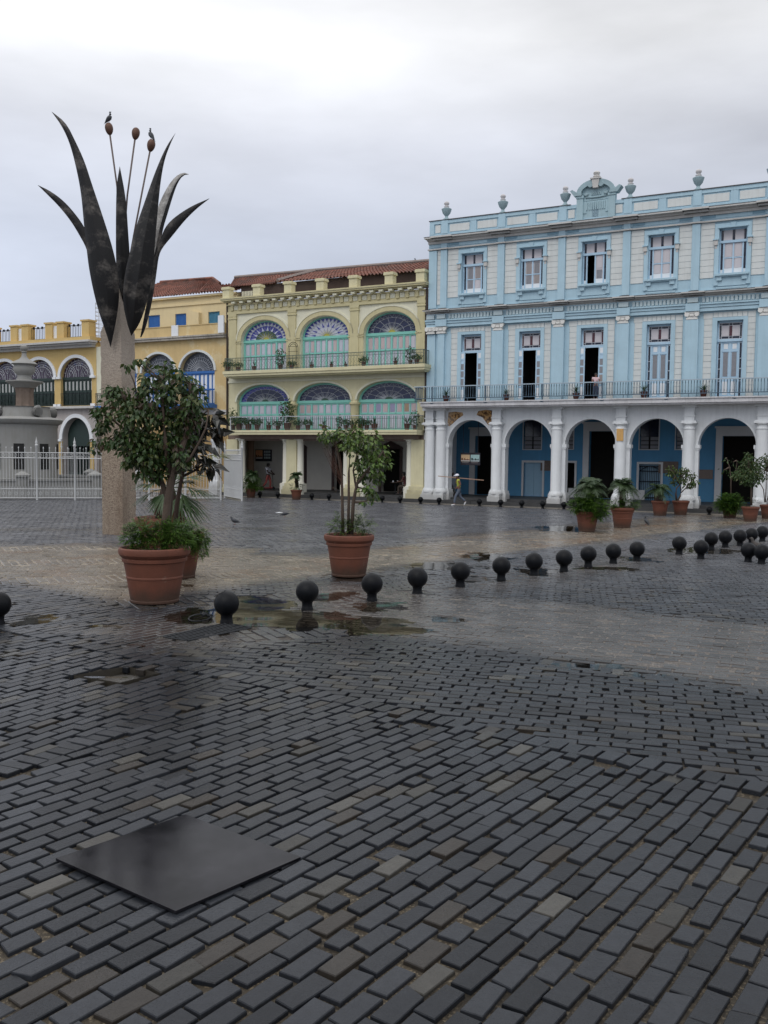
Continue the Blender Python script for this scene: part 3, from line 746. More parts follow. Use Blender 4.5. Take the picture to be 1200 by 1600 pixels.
for u in (-10.5,2.45):
    for i in range(7): b.box(u-.01,u+.01,.05+i*.13,.07+i*.13,4.15,4.95)
b.build('balcony_railing',M_railgr,yel)
b=MB(YO); b.box(-10.55,2.5,.88,.94,4.96,5.0); b.box(-10.52,-10.46,.88,.94,4.15,4.96); b.box(-10.55,-10.5,0,.9,4.96,5.0); b.box(2.45,2.5,0,.9,4.96,5.0); b.build('handrail',M_lead,yel)
# arcade
b=MB(YO); b.box(-11.35,2.52,-.5,.0,3.52,3.86); b.box(-10.2,2.3,.0,.3,3.62,3.88); b.build('beam',mat('brown_beam',(.16,.11,.09),.8,.3,2,dirt=(.4,.36,.3)),yel)
b=MB(YO)
for p,w in ((-6.46,.36),(-2.1,.36),(2.18,.40),(-11.0,.42)):
    b.box(p-w,p+w,-.45,.12,.9,3.6); b.box(p-w-.16,p+w+.16,-.55,.30,.22,.72); b.box(p-w-.22,p+w+.22,-.6,.36,.22,.5); b.box(p-w-.08,p+w+.08,-.5,.22,.72,.92)
split_build(b,'pier',M_yel,yel)
b=MB(YO)
for p in (-6.98,-5.92,-2.62,-1.58,1.62,-10.35):
    b.flathe([(.27,0),(.25,.05),(.22,.1),(.20,2.5),(.24,2.54),(.2,2.58),(.27,2.66),(.27,2.74)],p,-.1,.88,14); b.box(p-.28,p+.28,-.4,.18,.22,.88); b.box(p-.3,p+.3,-.4,.2,3.6,3.66)
split_build(b,'column',mat('cream_column',(.70,.68,.58),.85,.06,3,.1),yel,40)
V=-4.2
b=MB(YO); ops=[(-9.45,-8.25,.36,3.1),(-5.9,-4.9,.36,3.1),(-2.4,-1.1,.36,3.1),(.75,1.95,.36,3.15)]
b.rect_wall(-13.2,2.5,.3,3.9,V,V-.3,ops); b.build('arcade_back_wall',mat('dingy_white_plaster',(.72,.69,.62),.9,.08,1.2,.1,dirt=(.5,.46,.40)),yel)
b=MB(YO); room(b,-13,2.4,V-2.6,V-.32,.3,3.9); b.build('dark_room',M_room,yel)
b=MB(YO)
for a,c,d,e in ops:
    b.box(a-.2,a,V,V+.05,d,e); b.box(c,c+.2,V,V+.05,d,e); b.prism([(a-.25,e),(c+.25,e),(c+.15,e+.14),((a+c)/2,e+.5),(a-.15,e+.14)],V,V+.08)
split_build(b,'door_surround',mat('dark_red_brown_wood',(.06,.032,.028),.6,.3,4),yel)
b=MB(YO); b.box(-12.9,2.5,V,-.5,3.86,3.9); b.box(2.42,2.5,V,-.5,.3,3.86); b.build('arcade_ceiling',M_grayframe,yel)
b=MB(YO); b.flathe([(.2,0),(.24,.05),(.22,2.3),(.27,2.4),(.27,2.5)],-11.2,-2.2,1.15,14); b.flathe([(.3,0),(.3,.8)],-11.2,-2.2,.3,14); b.build('inner_column',mat('worn_brown_column',(.22,.14,.09),.85,.2,3),yel,40)
b=MB(YO); b.ftube([(-11.42,.06,13.0),(-11.42,.06,4.2)],.06,8); b.ftube([(2.64,.08,12.2),(2.64,.08,4.0)],.07,8); split_build(b,'drainpipe',mat('rusty_pipe',(.05,.035,.03),.7,.3,4),yel)
# ================================================================ pale-yellow house with blue shutters
HO=-22.1
M_pyel=mat('faded_yellow_stucco',(.66,.49,.24),.88,.10,1.4,.15,25,dirt=(.42,.30,.14),dirt_amt=.5,streak=.35,blotch=((.70,.57,.33),.55,.57))
M_pyel2=mat('pale_attic_stucco',(.74,.61,.36),.88,.06,1.4,.1,25,dirt=(.5,.4,.25),streak=.25)
M_sill=mat('mildewed_cornice',(.50,.46,.40),.9,.2,2,.2,dirt=(.08,.07,.06),dirt_amt=.7,streak=.7)
M_rblue=mat('royal_blue_wood',(.03,.14,.42),.5,.15,5)
M_rblue2=mat('sea_blue_wood',(.06,.22,.34),.5,.15,5)
hou=building('pale_yellow_house','faded yellow house with royal blue shutters under a low red tiled roof',HO); parent_ox[hou]=HO
HC=[-20.5,-17.2,-13.9]
b=MB(HO); b.arch_wall(-22.1,-11.42,0,10.15,-.02,-.5,[(c,1.42,8.05,1.24,5.85) for c in HC],22); b.build('wall',M_pyel,hou)
b=MB(HO); 
for c in HC: b.band(c,8.05,1.42,1.24,1.56,1.38,-.02,.07,22)
split_build(b,'archivolt',M_cream,hou)
b=MB(HO); b.box(-22.1,-11.5,-.1,.28,10.10,10.22); b.box(-22.1,-11.5,-.1,.34,10.24,10.34); b.build('cornice',M_sill,hou)
b=MB(HO); b.box(-22.1,-11.6,-.12,.10,10.36,11.0); b.box(-22.1,-11.6,-.14,.14,11.0,11.05); b.build('parapet',M_pyel,hou)
b=MB(HO); b.box(-15.9,-15.35,.1,.18,10.38,11.08); b.box(-12.05,-11.6,.1,.2,10.4,11.5); split_build(b,'parapet_post',M_whitep,hou)
b=MB(HO); wo=[(fac(210+x0/7.06,430+y1/7.06,-1.4),fac(210+x1/7.06,430+y0/7.06,-1.4)) for x0,x1,y0,y1 in ((150,281,437,582),(450,571,420,570),(815,940,397,545))]
b.rect_wall(-22.1,-11.7,10.3,13.2,-1.4,-1.8,[(p[0],q[0],p[1],q[1]) for p,q in wo]); b.box(-22.1,-11.7,-1.4,-1.32,12.6,12.72); b.box(-22.1,-11.7,-1.4,-1.2,13.1,13.22)
b.prism([(wo[1][1][0]+.32,11.0),(wo[1][1][0]+1.3,11.0),(wo[1][1][0]+1.3,12.05),(wo[1][1][0]+.5,12.2)],-1.4,-1.1)
b.build('attic_wall',M_pyel2,hou)
for i,(p,q) in enumerate(wo):
    b=MB(HO); m=(p[0]+q[0])/2
    for a,c in ((p[0],m-.01),(m+.01,q[0])):
        b.box(a,c,-1.56,-1.50,p[1],q[1])
        for k in range(5): b.box(a+.05+k*(c-a-.1)/5,a+.09+k*(c-a-.1)/5,-1.5,-1.48,p[1]+.05,q[1]-.05)
    b.box(p[0],q[0],-1.5,-1.46,q[1]-.06,q[1]); b.box(p[0],q[0],-1.5,-1.46,p[1],p[1]+.06)
    w=b.build('shutter_window',M_rblue if i<2 else M_rblue2,hou)
b=MB(HO)
tile_roof(b,(-21.3,-5,15.14),(-16.6,-5,15.05),(-12.3,-1.1,13.22),(-23.0,-1.1,13.35))
tile_roof(b,(-16.7,-5,15.05),(-15.6,-5,14.55),(-12.2,-1.3,13.3),(-14.8,-1.3,13.4))
tile_roof(b,(-15.6,-5.0,14.6),(-11.8,-5.0,14.6),(-11.7,-1.1,13.26),(-12.5,-1.1,13.3))
b.build('roof',M_tile,hou)
b=MB(HO); b.ftube([(-21.35,-5,15.2),(-16.55,-5,15.12),(-15.6,-4.6,14.6)],.11,6); b.build('roof_ridge',M_tile,hou)
FM=[mat('smoky_fan_glass',(.07,.08,.10),.3,.2,8),M_lead]
for c in HC:
    b=MB(HO); P=lambda r,t:(c-r*1.42*math.cos(t),8.05+r*1.24*math.sin(t))
    b.fq([P(1,PI*i/22) for i in range(23)],-.3,0)
    for i in range(1,18):
        t=PI*i/18; b.ftube([(P(.18,t)[0],-.28,P(.18,t)[1]),(P(.86 if i%2 else .74,t)[0],-.28,P(.86 if i%2 else .74,t)[1])],.014,4,1)
    for r in (.18,.55,.74): b.ftube([(P(r,PI*i/24)[0],-.28,P(r,PI*i/24)[1]) for i in range(25)],.012,4,1)
    w=b.build('fan_window',FM,hou,fixn=False)
    b=MB(HO); b.box(c-1.42,c+1.42,-.36,-.2,7.9,8.05); b.build('transom',M_rblue,w)
    french_doors(hou,c,1.36,5.85,7.92,-.3,M_rblue,[M_rblue,M_whitep],lambda k:1,8,glz=1)
b=MB(HO); b.box(-22,-11.5,-.9,-.8,5,9.6); b.build('dark_room',M_room,hou)
b=MB(HO); b.box(-22.05,-14.5,-9,-1.85,0,13.3); b.box(-14.498,-11.45,-9,-1.85,4.3,13.3); b.build('rear_block',M_pyel2,hou)
for c in HC:
    b=MB(HO); b.box(c-1.62,c+1.62,0,.85,5.62,5.85); s=b.build('balcony_slab',M_rblue,hou)
    b=MB(HO); ornate_rail(b,c-1.58,c+1.58,.8,5.85,6.72,.16)
    for u in (c-1.58,c+1.58):
        for i in range(6): b.box(u-.01,u+.01,.05+i*.13,.07+i*.13,5.85,6.7)
    b.build('balcony_railing',M_iron,hou)
b=MB(HO); b.box(-22.1,-11.5,0,.06,5.2,5.5); b.build('string_course',M_cornice,hou)
b=MB(HO)
for p in (-12.15,-15.5,-18.9): b.flathe([(.28,0),(.26,.1),(.25,2.4),(.32,2.5),(.34,2.7),(.2,2.75),(.22,3.3)],p,.3,.9,14); b.box(p-.34,p+.34,0,.6,0,.9); b.box(p-.36,p+.36,0,.62,4.2,4.36)
split_build(b,'column',M_white,hou,40)
b=MB(HO); b.rect_wall(-22,-11.5,0,4.2,.01,-.01,[]); 
for p in (-13.8,-17.2,-20.4): b.box(p-1.1,p+1.1,.02,.05,.2,3.4)
split_build(b,'ground_shutter',mat('dull_ochre_shutter',(.40,.27,.12),.85,.15,2),hou)
# ================================================================ ochre arcaded house at the left
OO=-40.
M_och=mat('ochre_stucco',(.62,.45,.19),.85,.08,1.2,.12,30,dirt=(.45,.28,.08),streak=.3)
M_gstone=mat('grey_white_stone',(.56,.55,.53),.88,.1,2,.15,25,dirt=(.28,.26,.23),streak=.4)
M_dgreen=mat('dark_green_wood',(.016,.035,.03),.5,.3,6)
och=building('ochre_house','ochre house with white framed arches, dark green doors and a grey stone arcade',OO); parent_ox[och]=OO
OC=[-24.68-3.62*i for i in range(5)]
b=MB(OO); b.arch_wall(-40,-22.75,5.8,10.3,.05,-.45,[(c,1.50,7.98,1.34,5.95) for c in OC],22); b.box(-22.8,-22.75,-6,-.4,0,10.4); b.build('wall',M_och,och)
b=MB(OO); b.box(-22.8,-22.15,-.1,.02,5.8,10.0); b.build('corner_strip',M_ycream,och)
b=MB(OO); b.arch_wall(-40,-22.75,.0,5.82,.05,-.5,[(c,1.35,3.56,1.55,.0) for c in OC],22); b.build('arcade_wall',mat('grimy_lilac_plaster',(.46,.42,.40),.9,.12,1.2,.15,dirt=(.2,.18,.16),streak=.5),och)
b=MB(OO)
for c in OC:
    b.band(c,7.98,1.50,1.34,1.74,1.56,.05,.14,22); b.band(c,3.56,1.35,1.55,1.62,1.82,.05,.15,22)
    for s_ in (-1,1): q=c+s_*1.66; b.box(q-.22,q+.22,.05,.2,7.86,8.02); b.box(q-.2,q+.2,.05,.16,5.86,6.08); b.box(q-.26,q+.26,.05,.2,3.42,3.58)
split_build(b,'archivolt',M_whitep,och)
b=MB(OO)
for c in OC:
    for s_ in (-1,1): q=c+s_*1.52; b.box(q-.16,q+.16,.05,.12,.3,3.42)
split_build(b,'pier_facing',M_och,och)
b=MB(OO); b.box(-40,-22.7,.05,.7,10.16,10.26); b.box(-40,-22.6,.05,.9,10.28,10.42); b.box(-40,-22.8,.05,.4,9.98,10.16); b.box(-40,-22.7,.05,.42,5.74,5.9); b.build('cornice',M_gstone,och)
b=MB(OO)
b.box(-40,-22.6,-.3,.75,10.42,10.66)
for p in (-23.35,-25.75,-26.9,-29.3,-30.45,-32.9,-34.0): b.box(p-.34,p+.34,-.2,.45,10.66,11.75); b.box(p-.40,p+.40,-.26,.52,11.75,11.86)
b.build('parapet',M_och,och)
b=MB(OO)
for p in (-26.32,-29.88,-33.4): b.box(p-.3,p+.3,-.1,.3,10.66,11.6)
split_build(b,'parapet_panel',M_whitep,och)
b=MB(OO)
for a,c in ((-25.4,-23.7),(-28.95,-27.25),(-32.5,-30.8),(-36,-34.4)):
    b.box(a,c,.1,.14,11.55,11.59); b.box(a,c,.1,.14,10.75,10.78)
    for i in range(12): u=a+(c-a)*i/11; b.box(u-.012,u+.012,.1,.13,10.66,11.55)
    for i in range(4): u=a+(c-a)*(i+.5)/4; b.box(u-.06,u+.06,.08,.16,11.5,11.66)
split_build(b,'parapet_railing',M_iron,och)
b=MB(OO); pts=[]
for k in range(12):      # spiral stair cage
    z=10.8+k*.28; 
    r=.75 if k<9 else .75*math.cos((k-8)/4*PI/2)
    b.ftube([(-22.75+r*math.cos(q),-1.0+r*math.sin(q),z+q*.02) for q in [i*PI/6 for i in range(13)]],.025,3)
for i in range(8):
    q=i*PI/4; b.ftube([(-22.75+.75*math.cos(q),-1+.75*math.sin(q),10.5)]+[(-22.75+.75*math.cos(q)*(1 if k<9 else math.cos((k-8)/4*PI/2)),-1+.75*math.sin(q)*(1 if k<9 else math.cos((k-8)/4*PI/2)),10.8+k*.28) for k in (0,8,9,10,11)],.025,3)
b.build('stair_cage',M_lead,och)
OG=[mat('purple_fan_glass',(.05,.03,.06),.25,.4,5),M_lead,mat('blue_fan_glass',(.05,.07,.20),.25,.4,5)]
for c in OC:
    b=MB(OO); P=lambda r,t:(c-r*1.5*math.cos(t),7.98+r*1.34*math.sin(t))
    b.fq([P(1,PI*i/22) for i in range(23)],-.22,0)
    for r in (.62,.74,.86): b.ftube([(P(r,PI*i/24)[0],-.2,P(r,PI*i/24)[1]) for i in range(25)],.022,4,1)
    for i in range(1,12): t=PI*i/12; b.ftube([(P(.86,t)[0],-.2,P(.86,t)[1]),(P(.98,t)[0],-.2,P(.98,t)[1])],.018,4,1)
    for s_ in (-1,1):
        for r in (.5,.62,.36): b.ftube([(c+s_*1.5*.55-s_*r*.9*math.cos(q)*1.1,-.2,7.98+r*1.34*math.sin(q)) for q in [i*PI/20 for i in range(0,12)]],.02,4,1)
        b.ftube([(c+s_*.75+.2*math.cos(q),-.2,8.3+.2*math.sin(q)) for q in [i*PI/2 for i in range(5)]],.02,4,1)
    b.ftube([(c+.2*math.cos(q),-.2,8.72+.28*math.sin(q)) for q in [i*PI/5 for i in range(11)]],.02,4,1)
    b.ftube([(c,-.2,8.0),(c,-.2,8.9)],.016,4,1)
    for q in (-.35,.35): b.prism([(c+q-.1,8.85),(c+q+.1,8.85),(c+q,9.05)],-.215,-.2,2)
    w=b.build('fan_window',OG,och,fixn=False)
    b=MB(OO); b.box(c-1.5,c+1.5,-.3,-.12,7.80,7.98); b.build('transom',M_dgreen,w)
    french_doors(och,c,1.44,5.95,7.82,-.22,M_dgreen,[M_dgreen,mat('grey_white_louvre',(.42,.43,.42),.7,.15,9)],lambda k:1,8,glz=0)
    b=MB(OO)
    for i in range(22): u=c-1.4+i*2.8/21; b.ftube([(u+.04*math.sin(z*9),.12,z) for z in [5.95+k*.1 for k in range(9)]],.012,3)
    b.box(c-1.45,c+1.45,.1,.14,6.78,6.82); b.build('balconet_railing',M_iron,och)
b=MB(OO)
for c in OC:
    b.box(c-1.3,c+1.3,-.46,-.40,3.1,5.1); b.box(c-1.3,c-.05,-.46,-.40,.0,1.2)
    for i in range(9): b.box(c-1.3+i*.3,c-1.24+i*.3,-.44,-.40,0,3.1)
split_build(b,'ground_door',M_dgreen,och)
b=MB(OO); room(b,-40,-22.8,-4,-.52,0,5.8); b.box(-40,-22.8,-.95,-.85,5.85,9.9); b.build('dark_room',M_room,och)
b=MB(OO); b.box(-40,-22.85,-9,-4.05,0,10.4); b.box(-40,-22.85,-4.0,-.3,10.2,10.42); b.build('rear_block',M_och,och)
# ================================================================ ground and paving
def seg_side(x,y,p,q):      # >0 on the left of p->q
    return (q[0]-p[0])*(y-p[1])-(q[1]-p[1])*(x-p[0])
def vnoise(x,y,s,seed=0):
    """value noise, vectorised"""
    x=np.asarray(x)*s+seed*17.3; y=np.asarray(y)*s+seed*9.1
    xi=np.floor(x).astype(int); yi=np.floor(y).astype(int); xf=x-xi; yf=y-yi
    xf=xf*xf*(3-2*xf); yf=yf*yf*(3-2*yf)
    h=lambda a,b:(np.sin(a*127.1+b*311.7+seed*74.7)*43758.5453)%1.0
    return (h(xi,yi)*(1-xf)+h(xi+1,yi)*xf)*(1-yf)+(h(xi,yi+1)*(1-xf)+h(xi+1,yi+1)*xf)*yf
def fbm(x,y,s,seed=0):
    return .5*vnoise(x,y,s,seed)+.3*vnoise(x,y,s*2.1,seed+1)+.2*vnoise(x,y,s*4.3,seed+2)
PIT=[(-3.73,10.95),(-3.08,10.62),(-2.73,11.11),(-3.24,11.46)]
PLATE=[(-2.13,5.87),(-1.19,5.20),(-.53,5.97),(-1.45,6.66)]
GRATE=[(-3.22,13.33),(-2.81,13.07),(-2.04,14.10),(-2.47,14.45)]
def inpoly(x,y,P,grow=0.):
    cx=sum(p[0] for p in P)/4; cy=sum(p[1] for p in P)/4; r=np.ones(np.shape(x),bool)
    for i in range(len(P)):
        p,q=P[i],P[(i+1)%len(P)]; L=math.hypot(q[0]-p[0],q[1]-p[1])
        r&= seg_side(x,y,p,q)/L>-grow
    return r
# puddles: (x,y,rx,ry,angle,depth)
PUD=[]
def pud(px,py,wx,dy,depth=1.,ang=0.):
    x,y=G(px,py); w=wx*y/F_PX/2; PUD.append((x,y,w,dy,ang,depth))
pud(300,962,130,.9); pud(430,966,260,.95,1.2); pud(560,975,190,.75,1.2); pud(400,945,110,.8,1.1); pud(600,946,130,.7,.7); pud(700,968,70,.25,.8)
pud(40,970,110,.5,.9); pud(160,975,90,.3,.7); pud(740,905,70,.7,.8); pud(840,893,90,.8,.8); pud(950,888,120,.6,.7); pud(1100,860,130,1.1,.7); pud(1000,873,90,.7,.7); pud(240,915,110,.7,.5); pud(560,905,90,.8,.6)
pud(220,1010,80,.22,.5); pud(170,1055,110,.2,.5); pud(900,1038,180,.35,.5); pud(1010,1052,120,.25,.55); pud(880,826,120,1.5,.6); pud(690,885,160,1.2,.5); pud(520,930,90,.5,.7); pud(770,870,100,1.5,.5)
def puddle(x,y):
    z=np.zeros(np.shape(x)); x=np.asarray(x)+(vnoise(x,y,2.1,5)-.5)*.7; y=np.asarray(y)+(vnoise(x,y,1.9,8)-.5)*.7
    for a,b_,rx,ry,an,d in PUD:
        z=np.maximum(z,d*np.exp(-1.3*(((x-a)/rx)**2+((y-b_)/ry)**2)**1.5))
    return z
# region lines
L1a,L1b=(-1.6,10.85),(3.6,7.05)            # kerb of the near field
L2a,L2b=(.6,13.05),(4.6,10.40)
L3a,L3b=(1.3,18.1),(6.4,15.0)
BLa,BLb=(-2.8,14.3),(12.5,30.0)            # line of ball bollards
TGa,TGb=(-3.46,17.6),(4.83,26.43)           # near edge of the tan field
TLa,TLb=(-9.78,20.0),(-4.4,15.95)
ASa,ASb=(-3.5,24.6),(10.0,38.0)           # start of the grey roadway
SEa,SEb=(-3.55,6.6),(-1.45,10.55)           # seam of turned setts
def tan_mask(x,y):
    w=(fbm(x,y,.55,3)-.5)*1.6
    t=np.clip(seg_side(x,y,TGa,TGb)/math.hypot(TGb[0]-TGa[0],TGb[1]-TGa[1])*1.4+w*.5,0,1)     # beyond near edge (left of the line)
    t2=np.clip(seg_side(x,y,TLb,TLa)/-math.hypot(TLb[0]-TLa[0],TLb[1]-TLa[1])*1.4+w*.5,0,1)
    t=np.where(x<-3.9,t2,t)
    far=np.clip((-seg_side(x,y,ASa,ASb)/math.hypot(ASb[0]-ASa[0],ASb[1]-ASa[1])+w*2.0)*.7,0,1)
    far=np.where(x<-3.5,np.clip((27.2+.0*x-y+w*2.2)*.7,0,1),far)
    band=np.clip(1-abs(y-32.2-(x+9)*.15+w)/1.2,0,1)*.6*(x<-4)
    # second tan apron by the right-hand planters
    ap=np.clip((x*.75+y*.0-6+w*2)*.4,0,1)*np.clip((x*1.0+12.8-y*.55+9-w*2-x*.0),0,1)
    d=-seg_side(x,y,(2.7,32.3),(16,47.))/19.6; e=seg_side(x,y,(9.2,30.),(19.7,47.))/20.
    ap=np.clip(d*.8+w*.8,0,1)*np.clip(e*.8+w*.8,0,1)*np.clip((y-27)/3,0,1)*(x>1)
    return np.clip(np.maximum(np.maximum(t*far,band),ap*.85),0,1)
def mud_mask(x,y):
    w=(fbm(x,y,.8,4)-.5)*.9
    a=np.clip(seg_side(x,y,L2a,L2b)/4.8*1.6+w,0,1); c=np.clip(-seg_side(x,y,L3a,L3b)/6*1.2+w+.3,0,1)
    l=np.clip((x+2.6)*.8+w,0,1)
    m=a*c*l
    strip=np.clip(1-np.abs(seg_side(x,y,BLa,BLb))/21.7/1.5+w*.6,0,1)*.8*(y>13.5)
    near=np.clip(1-(((x+2.6)/1.6)**2+((y-13.2)/.9)**2),0,1)*.7
    return np.clip(np.maximum(np.maximum(m,strip),near),0,1)
def col_at(x,y,n):
    """material colour of the setts (stone), per brick"""
    r=RNG.random(n); base=np.stack([.0115+.018*r,.0130+.0195*r,.0160+.0225*r],1)
    lt=RNG.random(n)<.06; base[lt]=np.array([.064,.061,.054])*(.45+.65*RNG.random((lt.sum(),1))**1.5)
    br=RNG.random(n)<.06; base[br]=np.array([.032,.028,.024])
    bl=fbm(x,y,.35,6)[:,None]; base*=(.75+.5*bl)
    t=tan_mask(x,y)[:,None]; base=base*(1-t)+t*np.array([.175,.152,.122])*(.75+.45*r[:,None])
    rd=np.clip((fbm(x,y,.9,9)-.55)*6,0,1)[:,None]*t; base=base*(1-rd*.6)+rd*.6*np.array([.185,.125,.08])
    base=base*(1-.55*np.clip(puddle(x,y),0,1))[:,None]
    m=mud_mask(x,y)[:,None]; base=base*(1-m*.8)+m*.8*np.array([.088,.080,.073])*(.7+.6*r[:,None])
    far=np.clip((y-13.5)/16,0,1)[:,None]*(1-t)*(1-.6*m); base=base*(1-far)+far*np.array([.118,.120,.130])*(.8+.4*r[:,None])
    return base
def field(ang,L,W,gap,org,ext,keep,bend=0.):
    """rows of setts in running bond; returns centre x,y,angle"""
    ca,sa=math.cos(ang),math.sin(ang); nr=int(ext/(W+gap)); nc=int(ext/(L+gap))
    i,j=np.meshgrid(np.arange(-nr,nr),np.arange(-nc,nc),indexing='ij')
    i=i.ravel(); j=j.ravel()
    off=np.where(i%2==0,0,.5)+((np.sin(i*12.9898)*43758.5453)%1-.5)*.12
    s=(j+off)*(L+gap); t=i*(W+gap)
    x=org[0]+s*ca-t*sa; y=org[1]+s*sa+t*ca
    ok=keep(x,y); x,y=x[ok],y[ok]
    return x,y,np.full(len(x),ang)
def vis(x,y): return (y>2.6)&(np.abs(x)<.46*y+2.2)
BR=[]
A54=math.radians(54.); A63=math.radians(63.); AF=math.radians(-15.5); AE=-YAW
inA=lambda x,y: vis(x,y)&(seg_side(x,y,L1a,L1b)/6.44<-.16)&((y<11.0)|(x<-1.6))&(y<14.5)
lseam=lambda x,y: seg_side(x,y,SEa,SEb)/4.48
excl=lambda x,y: inpoly(x,y,PIT,.05)|inpoly(x,y,PLATE,-.16)|inpoly(x,y,GRATE,.08)
BR.append((*field(A54,.285,.125,.029,(0,5),14,lambda x,y:inA(x,y)&(lseam(x,y)<-.0)&~excl(x,y)),.285,.125,0))
BR.append((*field(A63,.285,.122,.028,(-3.5,8),12,lambda x,y:inA(x,y)&(lseam(x,y)>.31)&~excl(x,y)),.285,.122,0))
# seam of turned setts, kerb course
def course(p,q,W,L,gap,turn,z=0):
    d=math.hypot(q[0]-p[0],q[1]-p[1]); n=int(d/(W+gap)); a=math.atan2(q[1]-p[1],q[0]-p[0])
    t=(np.arange(n)+.5)/n; x=p[0]+t*(q[0]-p[0]); y=p[1]+t*(q[1]-p[1])
    k=~excl(x,y); return x[k],y[k],np.full(k.sum(),a+turn)
ext=lambda p,q,a,b_:((p[0]+(q[0]-p[0])*a,p[1]+(q[1]-p[1])*a),(p[0]+(q[0]-p[0])*b_,p[1]+(q[1]-p[1])*b_))
s0,s1=ext(SEa,SEb,-.6,1.0); off=np.array([-.138,.078])*1.15
BR.append((*course((s0[0]+off[0],s0[1]+off[1]),(s1[0]+off[0],s1[1]+off[1]),.128,.285,.024,PI/2+.05),.285,.128,0))
k0,k1=ext(L1a,L1b,-.9,1.7)
BR.append((*course(k0,k1,.15,.27,.03,PI/2),.27,.15,1))
# region C
inC=lambda x,y: vis(x,y)&(seg_side(x,y,L1a,L1b)/6.44>.15)&(seg_side(x,y,L2a,L2b)/4.8<-.1)&(y<13.1+.06*x)&(x>-2.7-(y-11)*.1)
BR.append((*field(AF,.284,.117,.024,(0,11),16,lambda x,y:inC(x,y)&~excl(x,y)&~inA(x,y)),.284,.117,0))
c0,c1=ext(L2a,L2b,-.5,2.2); BR.append((*course(c0,c1,.13,.28,.03,PI/2+.3),.28,.13,0))
# region D (muddy) and E, F, tan and roadway
inD=lambda x,y: vis(x,y)&(seg_side(x,y,L2a,L2b)/4.8>.16)&(y>10)&(seg_side(x,y,BLa,BLb)<0)&~inC(x,y)&~inA(x,y)&(seg_side(x,y,L1a,L1b)/6.44>.3)
inD1=lambda x,y: inD(x,y)&(seg_side(x,y,L3a,L3b)<0)
inE=lambda x,y: inD(x,y)&(seg_side(x,y,L3a,L3b)>=0)
BR.append((*field(math.radians(-24),.30,.135,.024,(4,13),30,lambda x,y:inD1(x,y)&~excl(x,y)),.30,.135,2))
BR.append((*field(math.radians(-12),.27,.125,.022,(8,20),45,lambda x,y:inE(x,y)&~excl(x,y)),.27,.125,2))
rest=lambda x,y: vis(x,y)&(y>10.5)&~inD(x,y)&~inC(x,y)&~inA(x,y)&(seg_side(x,y,L1a,L1b)/6.44>.15)&~excl(x,y)
leftF=lambda x,y: rest(x,y)&(((x<-3.9)&(seg_side(x,y,TLa,TLb)<0))|((x>=-3.9)&(x<-2.6)&(y<16.2)))
BR.append((*field(math.radians(58),.30,.13,.02,(-6,14),30,leftF),.30,.13,2))
inT=lambda x,y: rest(x,y)&~leftF(x,y)&(y<29+.7*np.maximum(x,-3))
herr=lambda x,y: ((y-.25*x)%3.4)<1.1
BR.append((*field(math.radians(10),.30,.14,.022,(-4,22),60,lambda x,y:inT(x,y)&~herr(x,y)),.30,.14,2))
BR.append((*field(math.radians(118),.42,.15,.03,(-4,22),60,lambda x,y:inT(x,y)&herr(x,y)),.42,.15,2))
inR=lambda x,y: rest(x,y)&~leftF(x,y)&~inT(x,y)&(((x)*SY+(y-DIST)*CY)<-1.6)
BR.append((*field(AE,.30,.14,.02,(0,45),75,inR),.30,.14,3))
def make_paving():
    V=[];Fc=[];T=[];nb=0
    for x,y,a,Lx,Wx,kind in BR:
        n=len(x)
        if n==0: continue
        near=kind<2
        jx=RNG.normal(0,.004,n); x=x+jx; y=y+RNG.normal(0,.004,n)
        a=a+RNG.normal(0,.014,n)
        l=Lx*(1+RNG.normal(0,.02,n))/2; w=Wx*(1+RNG.normal(0,.03,n))/2
        sh=RNG.random(n)<.03; l=np.where(sh,l*.62,l)
        z=RNG.normal(0,.003,n)-np.where(RNG.random(n)<.03,.011,0)+(.004 if kind==1 else 0)-puddle(x,y)*.028+(fbm(x,y,.5,2)-.5)*.02
        tx=RNG.normal(0,.012,n); ty=RNG.normal(0,.024,n)
        ca,sa=np.cos(a),np.sin(a)
        corners=[(-1,-1),(1,-1),(1,1),(-1,1)]
        be=.004 if near else .008; rings=[]
        chip=lambda: np.where(RNG.random(n)<.09,RNG.normal(0,.020,n),RNG.normal(0,.005,n))
        jit=[(chip(),chip()*.6) for _ in corners]
        def ring(inset,dz,jscale=1.):
            out=[]
            for (sx,sy),(j0,j1) in zip(corners,jit):
                s=sx*(l-inset)+j0*jscale; t=sy*(w-inset)+j1*jscale
                out.append(np.stack([x+s*ca-t*sa,y+s*sa+t*ca,z+dz+s*tx*.35+t*ty*.35],1))
            return np.stack(out,1)      # n,4,3
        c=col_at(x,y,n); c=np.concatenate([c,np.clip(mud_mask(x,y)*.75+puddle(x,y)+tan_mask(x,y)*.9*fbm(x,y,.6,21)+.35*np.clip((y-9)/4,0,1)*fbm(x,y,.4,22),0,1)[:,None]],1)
        if kind<3:
            R=[ring(be,0.),ring(0,-.006),ring(-.003,-.07)]
        else: R=[ring(.006,0.),ring(-.004,-.05)]
        k=len(R); P=np.concatenate(R,1); V.append(P.reshape(-1,3)); T.append(np.repeat(c,4*k,0))
        base=nb+np.arange(n)*4*k
        fs=[np.stack([base+i for i in range(4)],1)]
        for r in range(k-1):
            for i in range(4):
                j=(i+1)%4; fs.append(np.stack([base+4*r+i,base+4*(r+1)+i,base+4*(r+1)+j,base+4*r+j],1))
        Fc+=fs; nb+=n*4*k
    V=np.concatenate(V); Fc=np.concatenate(Fc); T=np.concatenate(T)
    return V,Fc,T
